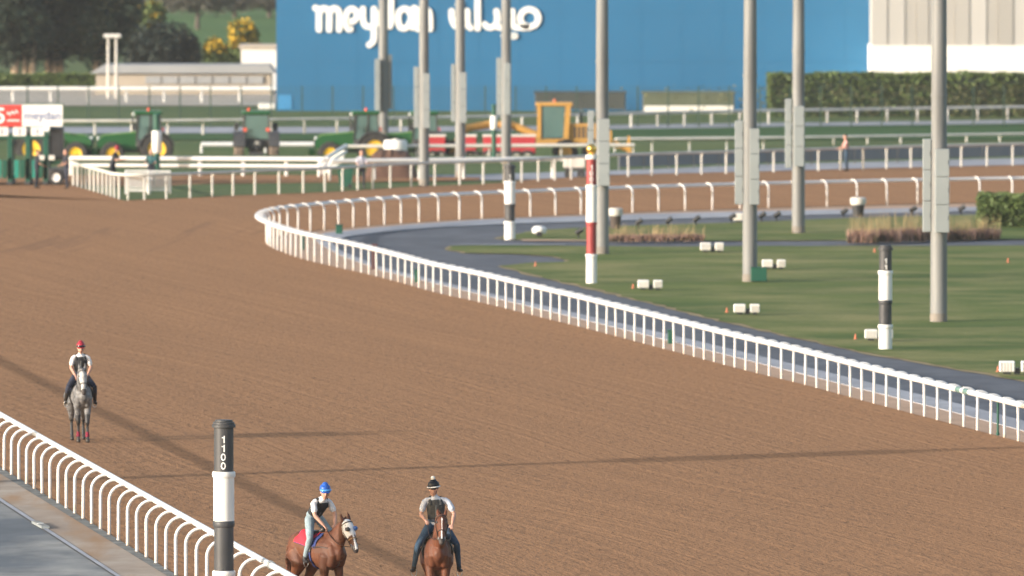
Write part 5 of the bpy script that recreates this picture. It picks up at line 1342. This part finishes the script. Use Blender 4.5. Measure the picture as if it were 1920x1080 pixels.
def horse(name, label, loc, rotz, poll, hdir, legs, coat, mask_mats, opts):
    root = thing(name, label, "horse", loc, rotz); B = Blob()
    poll, hdir = V(poll), V(hdir).normalized()
    B.chain([((-.84, 0, 1.26), .10, .13), ((-.74, 0, 1.29), .20, .24), ((-.52, 0, 1.30), .27, .30), ((-.25, 0, 1.27), .27, .29), ((.02, 0, 1.22), .285, .315), ((.28, 0, 1.19), .275, .345), ((.50, 0, 1.20), .245, .345), ((.66, 0, 1.20), .205, .275), ((.76, 0, 1.19), .13, .17)], 'coat', n=20)
    B.chain([((-.1, 0, 1.47), .06, .07), ((.18, 0, 1.535), .055, .07), ((.36, 0, 1.545), .055, .08), ((.55, 0, 1.50), .06, .08)], 'coat')
    base = V((.48, 0, 1.33)); n1 = base.lerp(poll, .36) + V((0, 0, -.045)); n2 = base.lerp(poll, .70) + V((0, 0, .0))
    B.chain([(base - V((.12, 0, .1)), .17, .28), (base, .165, .275), (n1, .130, .225), (n2, .102, .182), (poll + V((-.02, 0, -.03)), .084, .132)], 'coat', side=(0, 1, 0), n=18)
    # breast muscles
    for s in (-1, 1): B.chain([((.62, s * .10, 1.32), .10, .10), ((.70, s * .105, 1.16), .105, .10), ((.62, s * .12, .98), .085, .09)], 'coat')
    hs = hdir.cross(V((0, 0, 1)))
    hs = V((hdir.y, -hdir.x, 0)).normalized() if hs.length > .05 else V((0, 1, 0))
    hs = V(opts.get('hside', hs)); hs = (hs - hdir * hs.dot(hdir)).normalized(); fr = hs.cross(hdir)
    if fr.z < 0 and abs(hdir.z) < .9: fr = -fr
    if fr.dot(V(opts.get('front', (1, 0, .3)))) < 0: fr = -fr
    H = lambda t, f=0.0, s=0.0: poll + hdir * t * .62 + fr * f + hs * s
    B.chain([(H(-.04, -.02), .070, .085), (H(.10, -.025), .102, .140), (H(.28, -.032), .112, .150), (H(.45, -.016), .092, .122), (H(.66, .005), .070, .090), (H(.84, .005), .064, .072), (H(.97, 0), .066, .064), (H(1.04, -.005), .050, .046)], 'face', side=hs, n=18,
            labels=['coat', 'face', 'face', 'face', 'face', 'muzzle', 'muzzle', 'muzzle'])
    B.chain([(H(.18, -.12), .035, .05), (H(.45, -.085), .030, .035), (H(.75, -.055), .024, .025), (H(.98, -.04), .028, .028)], 'face', side=hs)      # jaw
    for s in (-1, 1):
        B.chain([(H(-.02, -.005, s * .055), .028, .022), (H(-.13, .0, s * .074), .042, .026), (H(-.25, .012, s * .080), .032, .018), (H(-.35, .020, s * .074), .009, .008)], 'coat', side=hs, n=10)
        B.chain([(H(.22, .055, s * .084), .024, .024), (H(.31, .048, s * .088), .022, .022)], 'face', side=hs, n=10)
        B.chain([(H(.90, .03, s * .034), .016, .016), (H(.98, .03, s * .034), .014, .014)], 'muzzle', side=hs, n=8)
    for (k, pts) in legs.items():
        s = 1 if k[1] == 'L' else -1
        pts = [V((p[0], s * p[1] if len(p) == 3 else s * .15, p[-1])) for p in pts]
        if k[0] == 'F':
            rad = [.150, .105, .078, .058, .037, .036, .046, .037]; lab = ['coat', 'coat', 'leg' if opts.get('dark_fore') else 'coat', 'leg', 'leg', 'leg', 'leg']
        else:
            rad = [.205, .165, .095, .062, .041, .039, .048, .039]; lab = ['coat', 'coat', 'coat', 'leg', 'leg', 'leg', 'leg']
        B.chain([(p, r, r * (1.18 if i < 2 else 1.0)) for i, (p, r) in enumerate(zip(pts[:8], rad))], 'coat', side=(0, 1, 0), labels=lab)
        hf = pts[8]; B.chain([(pts[7], .040, .042), (hf + V((0, 0, .075)), .050, .054), (hf + V((.012, 0, .03)), .058, .064)], 'hoof', side=(0, 1, 0))
    mats = dict(coat=coat['coat'], face=coat.get('face', coat['coat']), muzzle=coat.get('muzzle', M_muzzle), leg=coat.get('leg', coat['coat']), hoof=M_hoof, blaze=M_blaze)
    paint = []
    if opts.get('blaze'):
        w0 = opts['blaze']; pn, hn, fn, sn = np.array(poll), np.array(hdir), np.array(fr), np.array(hs)
        def bl(c):
            r_ = c - pn; t = (r_ @ hn) / .62; f = r_ @ fn; s = np.abs(r_ @ sn)
            w = np.interp(t, [.12, .2, .3, .5, .8, .95], [.0, .034, .022, .018, .024, .030]) * w0
            return (t > .12) & (t < opts.get('blaze_end', .95)) & (s < w) & (f > .03)
        paint.append(('blaze', bl))
    B.build("body", mats, root, .014, 4, paint)
    for s in (-1, 1):
        b = MB(); c = H(.275, .060, s * .098); b.lathe([(.021 * math.sin(a), -.021 * math.cos(a)) for a in [3.1416 * i / 8 for i in range(1, 8)]], 10, o=tuple(c)); b.build("eye", M_gog, root, smooth=60)
    # mane: strands along the crest, falling to one side
    rnd = random.Random(sum(map(ord, label))); b = MB(); crest = []
    for k in range(46):
        t = k / 45; c = base.lerp(poll, t); r_ = lerpk(.285, .13, t); cdir = (poll - base).normalized(); upv = V((0, 1, 0)).cross(cdir); upv = upv if upv.z > 0 else -upv
        e = c + upv * (r_ * .96) ; sgn = opts.get('mane_side', -1)
        L_ = rnd.uniform(.14, .22); fl = V((rnd.uniform(-.03, .03), sgn * rnd.uniform(.09, .13), -L_))
        b.tube([e - cdir * .01 + V((0, -sgn * .01, -.02)), e + V((0, sgn * .03, .02)), e + fl * .55 + V((0, sgn * .03, .02)), e + fl], .017, 6, rs=[.016, .020, .016, .004])
    b.build("mane", coat['hair'], root, smooth=60)
    b = MB()
    for k in range(7):
        sx = (k - 3) * .010; e = H(-.05, .03, sx); b.tube([e, e + fr * .03 + hdir * .03, e + hdir * .12 + fr * .045 + hs * sx * 2], .012, 6, rs=[.012, .012, .003])
    b.build("forelock", coat['hair'], root, smooth=60)
    b = MB()
    for k in range(16):
        y, x = rnd.uniform(-.05, .05), rnd.uniform(-.03, .03); l = rnd.uniform(.7, .95)
        b.tube([V((-.86, y * .3, 1.36)), V((-.96 + x, y * .8, 1.25)), V((-1.0 + x, y * 1.2, 1.0)), V((-.97 + x, y * 1.4, 1.36 - l))], .02, 6, rs=[.03, .03, .026, .004])
    b.build("tail", coat['hair'], root, smooth=60)
    # bridle
    br = []
    def loop(t, ra, rb, r_, m, name, f0=0.0, par=None):
        b = MB(); b.tube([H(t, f0) + hs * math.cos(a) * ra + fr * math.sin(a) * rb for a in [6.2832 * k / 26 for k in range(26)]], r_, 6, closed=True); return b.build(name, m, par or root, smooth=60)
    bd = loop(.62, .084, .104, .011, opts.get('noseband', M_leather), "noseband")
    loop(.05, .106, .140, .010, M_leather, "browband", -.02)
    for s in (-1, 1):
        b = MB(); b.tube([H(.03, -.01, s * .10), H(.3, -.05, s * .120), H(.6, -.03, s * .088), H(.80, -.02, s * .073)], .010, 6); b.build("cheek_strap", M_leather, root, smooth=60)
        b = MB(); b.tube([H(.82, -.015, s * .066) + fr * math.cos(a) * .035 + hdir * math.sin(a) * .035 for a in [6.2832 * k / 14 for k in range(14)]], .007, 6, closed=True); b.build("bit_ring", M_metal, root, smooth=60)
        hnd = V(opts['hands'][0 if s > 0 else 1]); bit = H(.84, -.02, s * .07); mid = bit.lerp(hnd, .5) + V((0, s * .06, -.10))
        b = MB(); b.tube([bit, bit.lerp(mid, .5) + V((0, s * .01, -.03)), mid, mid.lerp(hnd, .5) + V((0, s * .01, -.02)), hnd], .0085, 6); b.build("rein", M_leather, root, smooth=60)
    # saddle cloth, saddle, girth
    xs_ = [-.84, -.74, -.52, -.25, .02, .28, .50]; prof = {-.84: (1.26, .10, .13), -.74: (1.29, .20, .24), -.52: (1.30, .27, .30), -.25: (1.27, .27, .29), .02: (1.22, .285, .315), .28: (1.19, .275, .345), .5: (1.2, .245, .345)}
    def bodyp(x, ang, off):
        for i in range(len(xs_) - 1):
            if xs_[i] <= x <= xs_[i + 1]:
                t = (x - xs_[i]) / (xs_[i + 1] - xs_[i]); A, D = prof[xs_[i]], prof[xs_[i + 1]]; z, ra, rb = (lerpk(A[j], D[j], t) for j in range(3)); break
        top = .035 * max(0, math.cos(ang)) ** 8
        return V((x, math.sin(ang) * (ra + off), z + math.cos(ang) * (rb + off) + top))
    def cloth(x0, x1, amax, off, m, name, par=None, flare=0.0, a0=None):
        b = MB(); n, k = 8, 22
        for (o2) in (off, off - .012):
            for i in range(n + 1):
                for j in range(k + 1):
                    u = -1 + 2 * j / k; x = lerpk(x0, x1, i / n) - flare * abs(u) ** 2
                    b.v.append(tuple(bodyp(max(-.83, min(.49, x)), u * amax, o2 + .012 * math.sin(i * 1.3 + j))))
        for i in range(n):
            for j in range(k):
                q = i * (k + 1) + j; b.f.append([q, q + 1, q + k + 2, q + k + 1]); b.m.append(0)
        return b.build(name, m, par or root, smooth=60)
    for (x0, x1, am, of, m, nm, fl) in opts['cloths']: cloth(x0, x1, am, of, m, nm, None, fl)
    sb = Blob(); sb.chain([((-.26, 0, 1.60), .13, .035), ((-.08, 0, 1.575), .12, .04), ((.12, 0, 1.60), .09, .05), ((.22, 0, 1.66), .05, .05)], 's')
    for s in (-1, 1): sb.chain([((-.02, s * .12, 1.56), .12, .02), ((.06, s * .27, 1.36), .13, .02), ((.08, s * .305, 1.2), .10, .02)], 's', side=(1, 0, 0))
    sb.build("saddle", dict(s=M_boot), root, .014, 3)
    b = MB(); b.tube([bodyp(.14, a, .012) for a in [6.2832 * k / 30 for k in range(30)]], .022, 6, closed=True); b.build("girth", opts.get('girth', M_boot), root, smooth=60)
    for s, an in ((1, opts['feet'][0]), (-1, opts['feet'][1])):
        an = V(an); b = MB(); b.tube([V((.05, s * .25, 1.45)), an + V((0, 0, .10))], .012, 6); sl = b.build("stirrup_leather", M_boot, root)
        b = MB(); b.tube([an + V((0, .055 * math.sin(a), .02 + .085 * math.cos(a) - .05)) for a in [6.2832 * k / 14 for k in range(14)]], .009, 6, closed=True); b.build("stirrup_iron", M_metal, sl)
    if opts.get('breast'):
        for s in (-1, 1):
            b = MB(); b.tube([V((.14, s * .29, 1.3)), V((.45, s * .27, 1.33)), V((.68, s * .17, 1.30)), V((.80, s * .02, 1.16))], .013, 6); b.build("breast_strap", M_leather, root, smooth=60)
        b = MB(); b.tube([V((.80, 0, 1.16)), V((.76, 0, .98)), V((.5, 0, .85))], .013, 6); b.build("martingale", M_leather, root, smooth=60)
    if opts.get('hood'):
        hb = Blob(); hb.chain([(H(.0, -.015), .098, .118), (H(.10, -.025), .112, .150), (H(.28, -.032), .122, .160), (H(.42, -.018), .106, .138), (H(.50, -.010), .096, .124)], 'h', side=hs, n=18)
        ho = hb.build("blinker_hood", dict(h=M_hood), root, .012, 3)
        for s in (-1, 1):
            cb = Blob(); cb.chain([(H(.30, .085, s * .066), .046, .046), (H(.31, .120, s * .090), .048, .048)], 'c', side=hs, n=14)
            cb.build("blinker_cup", dict(c=M_cup if s == opts['blue_side'] else M_charcoal), ho, .009, 2)
    for k in opts.get('bandage', []):
        s = 1 if k[1] == 'L' else -1; p = legs[k]; a, c = V((p[5][0], s * p[5][1], p[5][2])), V((p[6][0], s * p[6][1], p[6][2]))
        b = MB(); b.tube([a.lerp(c, -.2), a.lerp(c, .3), a.lerp(c, .8), c, c + V((.01, 0, -.035))], .05, 12, rs=[.046, .049, .052, .056, .052]); b.build("leg_bandage", M_bandage, root, smooth=60)
    return root

def fleg(dx=0.0, lift=0.0, y=.14):
    """shoulder, elbow, forearm, knee, cannon top, cannon low, fetlock, pastern, hoof"""
    return [(.50, y, 1.14), (.46 + dx * .1, y + .02, .94), (.47 + dx * .4, y + .01, .72), (.49 + dx * .7 + lift * .5, y, .50 + lift * .4), (.485 + dx * .8 + lift * .3, y, .42 + lift * .5), (.48 + dx * .95 - lift * .2, y, .26 + lift), (.48 + dx - lift * .3, y, .175 + lift), (.52 + dx - lift * .4, y, .105 + lift), (.545 + dx - lift * .4, y, lift)]
def hleg(dx=0.0, lift=0.0, y=.14):
    return [(-.52, y, 1.16), (-.36 + dx * .2, y + .03, .94), (-.50 + dx * .45, y + .01, .74), (-.67 + dx * .7, y, .56 + lift * .4), (-.68 + dx * .8, y, .47 + lift * .5), (-.66 + dx * .95, y, .28 + lift), (-.645 + dx, y, .185 + lift), (-.60 + dx, y, .11 + lift), (-.575 + dx, y, lift)]

def wl(rotz, v):     # a direction in picture axes (x right, y away, z up) into the horse's own axes
    c, s = math.cos(-rotz), math.sin(-rotz); return (v[0] * c - v[1] * s, v[0] * s + v[1] * c, v[2])

# --- grey horse at the left
g1 = G(151, 827); r1 = R(-82)
feet1 = ((.10, .36, 1.00), (.10, -.38, 1.00)); hands1 = ((.36, .10, 1.66), (.36, -.12, 1.66))
horse("horse", "dapple grey horse walking towards the camera at the left", g1, r1, (1.00, -.04, 1.88), (.42, .02, -.90), {'FL': fleg(.16, 0, .12), 'FR': fleg(-.02, 0.0, .10), 'HL': hleg(-.05), 'HR': hleg(.25, 0, .19)},
      dict(coat=M_gcoat, face=M_gface, leg=M_gdark, hair=mat("pale_grey_hair", (.26, .26, .27), .6, .4, 12, coords='obj')), None,
      dict(hands=hands1, feet=feet1, cloths=[(-.55, .26, 1.42, .018, M_greycloth, "saddle_cloth", .10), (-.30, .24, 1.2, .034, M_bluecloth, "saddle_pad", .05)], bandage=['FL', 'FR'], dark_fore=True, hside=(0, 1, 0), mane_side=-1))
person("person", "rider in red cap, black vest and white shirt on the grey horse", g1, r1,
       dict(pelvis=(-.02, 0, 1.74), chest=(.10, -.01, 2.10), neck=(.15, -.01, 2.28), head=(.18, -.01, 2.42), look=(1, .05, -.12),
            shL=(.12, .19, 2.19), shR=(.12, -.20, 2.19), elL=(.14, .26, 1.92), elR=(.15, -.26, 1.92), wrL=(.32, .15, 1.72), wrR=(.32, -.16, 1.72),
            hipL=(.0, .11, 1.70), hipR=(.0, -.11, 1.70), knL=(.32, .34, 1.42), knR=(.32, -.35, 1.42), anL=(.06, .37, 1.06), anR=(.06, -.39, 1.06), toeL=(.21, .39, 1.0), toeR=(.21, -.41, 1.0), boot=.5),
       dict(top=M_shirt, pants=M_navy), (M_capred, True, None, None, M_gog), M_vest, group="riders in helmets")

# --- chestnut with white blinker hood
g2 = G(595, 1146); r2 = R(-53)
feet2 = ((.06, .30, 1.02), (.06, -.32, 1.02)); hands2 = ((.46, .10, 1.72), (.46, -.12, 1.70))
pd = wl(r2, (.36, -.90, 0))
horse("horse", "chestnut horse wearing a white blinker hood with a red saddle cloth", g2, r2, (0.98, .02, 1.83), wl(r2, (.30, -.40, -.87)), {'FL': fleg(.2), 'FR': fleg(-.05), 'HL': hleg(.1), 'HR': hleg(-.1)},
      dict(coat=M_chest, leg=M_chestd, hair=M_mane), None,
      dict(hands=hands2, feet=feet2, cloths=[(-.40, .30, 1.30, .016, M_bluecloth, "saddle_pad", .02), (-.36, .20, 1.26, .034, M_redcloth, "saddle_cloth", .06)], hood=True, blue_side=1, blaze=1.0, blaze_end=1.0, noseband=M_tan, breast=True, girth=M_bluecloth, hside=wl(r2, (.86, .40, .02)), front=wl(r2, (.3, -.8, .5)), mane_side=1))
person("person", "rider in blue cap and faded jeans leaning over the hooded chestnut horse", g2, r2,
       dict(pelvis=(-.14, 0, 1.90), chest=(.10, -.01, 2.15), neck=(.22, -.02, 2.28), head=(.29, -.02, 2.40), look=wl(r2, (.22, -.95, -.22)), fwd=(.75, 0, -.55),
            shL=(.15, .20, 2.20), shR=(.15, -.20, 2.20), elL=(.26, .25, 1.95), elR=(.26, -.25, 1.95), wrL=(.42, .13, 1.76), wrR=(.42, -.14, 1.75),
            hipL=(-.11, .11, 1.86), hipR=(-.11, -.11, 1.86), knL=(.16, .29, 1.47), knR=(.16, -.30, 1.47), anL=(.03, .31, 1.09), anR=(.03, -.33, 1.09), toeL=(.17, .34, 1.02), toeR=(.17, -.36, 1.02)),
       dict(top=M_shirt, pants=M_jeans_l), (M_capblue, True, None, None, M_goglight), M_vest, group="riders in helmets")

# --- bay facing the camera
g3 = G(820, 1146); r3 = R(-88)
feet3 = ((.14, .44, .82), (.14, -.47, .82)); hands3 = ((.36, .24, 1.68), (.34, -.20, 1.76))
horse("horse", "reddish bay horse with a narrow white blaze facing the camera", g3, r3, (1.05, .06, 1.95), (.66, -.02, -.75), {'FL': fleg(.05), 'FR': fleg(.18), 'HL': hleg(.1), 'HR': hleg(-.1)},
      dict(coat=M_bay, leg=M_chestd, hair=M_mane), None,
      dict(hands=hands3, feet=feet3, cloths=[(-.45, .26, 1.25, .018, M_boot, "saddle_cloth", .05)], blaze=.45, blaze_end=.92, hside=(0, 1, 0), mane_side=-1))
person("person", "rider in black bobble cap looking left on the bay horse", g3, r3,
       dict(pelvis=(-.08, -.03, 1.75), chest=(-.03, -.03, 2.13), neck=(.0, -.05, 2.31), head=(.03, -.07, 2.45), look=(.60, -.78, -.10),
            shL=(-.02, .21, 2.22), shR=(-.02, -.25, 2.22), elL=(.02, .34, 1.95), elR=(.02, -.33, 1.94), wrL=(.28, .29, 1.76), wrR=(.24, -.24, 1.84),
            hipL=(-.04, .12, 1.72), hipR=(-.04, -.14, 1.72), knL=(.34, .38, 1.36), knR=(.34, -.40, 1.34), anL=(.12, .43, .90), anR=(.12, -.47, .90), toeL=(.28, .47, .84), toeR=(.28, -.52, .84), untucked=True),
       dict(top=M_shirt2, pants=M_jeans_d), (M_capblack, False, M_wool, M_wool, None), M_vest2, group="riders in helmets")

# --- people on foot in the background
def standing(label, px, py, face, pal, cap=None, lean=0.0, sc=1.0, arms=0.1):
    p = G(px, py)
    J = dict(pelvis=(0, 0, .98), chest=(.02 + lean, 0, 1.32), neck=(.03 + lean * 1.4, 0, 1.50), head=(.05 + lean * 1.6, 0, 1.64), look=(1, 0, -.15),
             shL=(.02 + lean, .19, 1.43), shR=(.02 + lean, -.19, 1.43), elL=(.02 + arms, .24, 1.14), elR=(.02 + arms, -.24, 1.14), wrL=(.12 + arms * 2, .20, .95 + arms), wrR=(.12 + arms * 2, -.20, .95 + arms),
             hipL=(0, .1, .95), hipR=(0, -.1, .95), knL=(.05, .12, .52), knR=(-.03, -.12, .52), anL=(.02, .13, .11), anR=(-.08, -.13, .11), toeL=(.17, .14, .045), toeR=(.07, -.14, .045))
    r = person("person", label, p, face, J, pal, cap, None, .022, None, False); r.scale = (sc, sc, sc)
    if not cap:
        hb = Blob(); hb.chain([((.03 + lean * 1.6, 0, 1.70), .078, .092), ((.03 + lean * 1.6, 0, 1.74), .07, .08)], 'h'); hb.build("hair", dict(h=M_hair), r, .02, 1)
M_whtsh = mat("pale_lilac_shirt", (.55, .54, .62), .85, .1, coords='obj'); M_pinksh = mat("pinkish_top", (.55, .30, .27), .85, .15, coords='obj'); M_darkcl = mat("dark_work_clothes", (.022, .025, .036), .85, .2, coords='obj')
standing("person in a pale shirt and dark trousers behind the outer rail", 677, 354, R(-70), dict(top=M_whtsh, pants=M_darkcl), arms=.12)
standing("person in a pinkish top and blue jeans at the far right rail", 1587, 321, R(190), dict(top=M_pinksh, pants=M_jeans_d), arms=.15)
standing("gate attendant in dark clothes beside the starting gate stalls", 69, 353, R(10), dict(top=M_darkcl, pants=M_darkcl), arms=.1)
standing("gate attendant in navy clothes at the end of the outer rail", 125, 354, R(200), dict(top=M_darkcl, pants=M_navy), arms=.1, sc=1.02)
standing("person in dark clothes and reddish cap behind the white barrier", 211, 346, R(-20), dict(top=M_darkcl, pants=M_darkcl), (M_capred, True, None, None, None), lean=.1, arms=.25)
standing("person in a teal top behind the second white barrier", 284, 352, R(-100), dict(top=mat("teal_top", (.03, .10, .11), .8, coords='obj'), pants=M_darkcl), arms=.2)
#HAZE
hz = MB(); hz.box((-420, -60, -3.0), (420, 1250, 24.0))
HZ = bpy.data.materials.new("morning_haze"); HZ.use_nodes = True
hn = HZ.node_tree.nodes; hn.remove(hn["Principled BSDF"])
pv = hn.new("ShaderNodeVolumePrincipled"); pv.inputs["Color"].default_value = (0.95, 0.96, 0.98, 1); pv.inputs["Density"].default_value = 0.00007
pv.inputs["Anisotropy"].default_value = 0.0
HZ.node_tree.links.new(pv.outputs[0], hn["Material Output"].inputs["Volume"])
tag(hz.build("haze", HZ), kind='stuff')
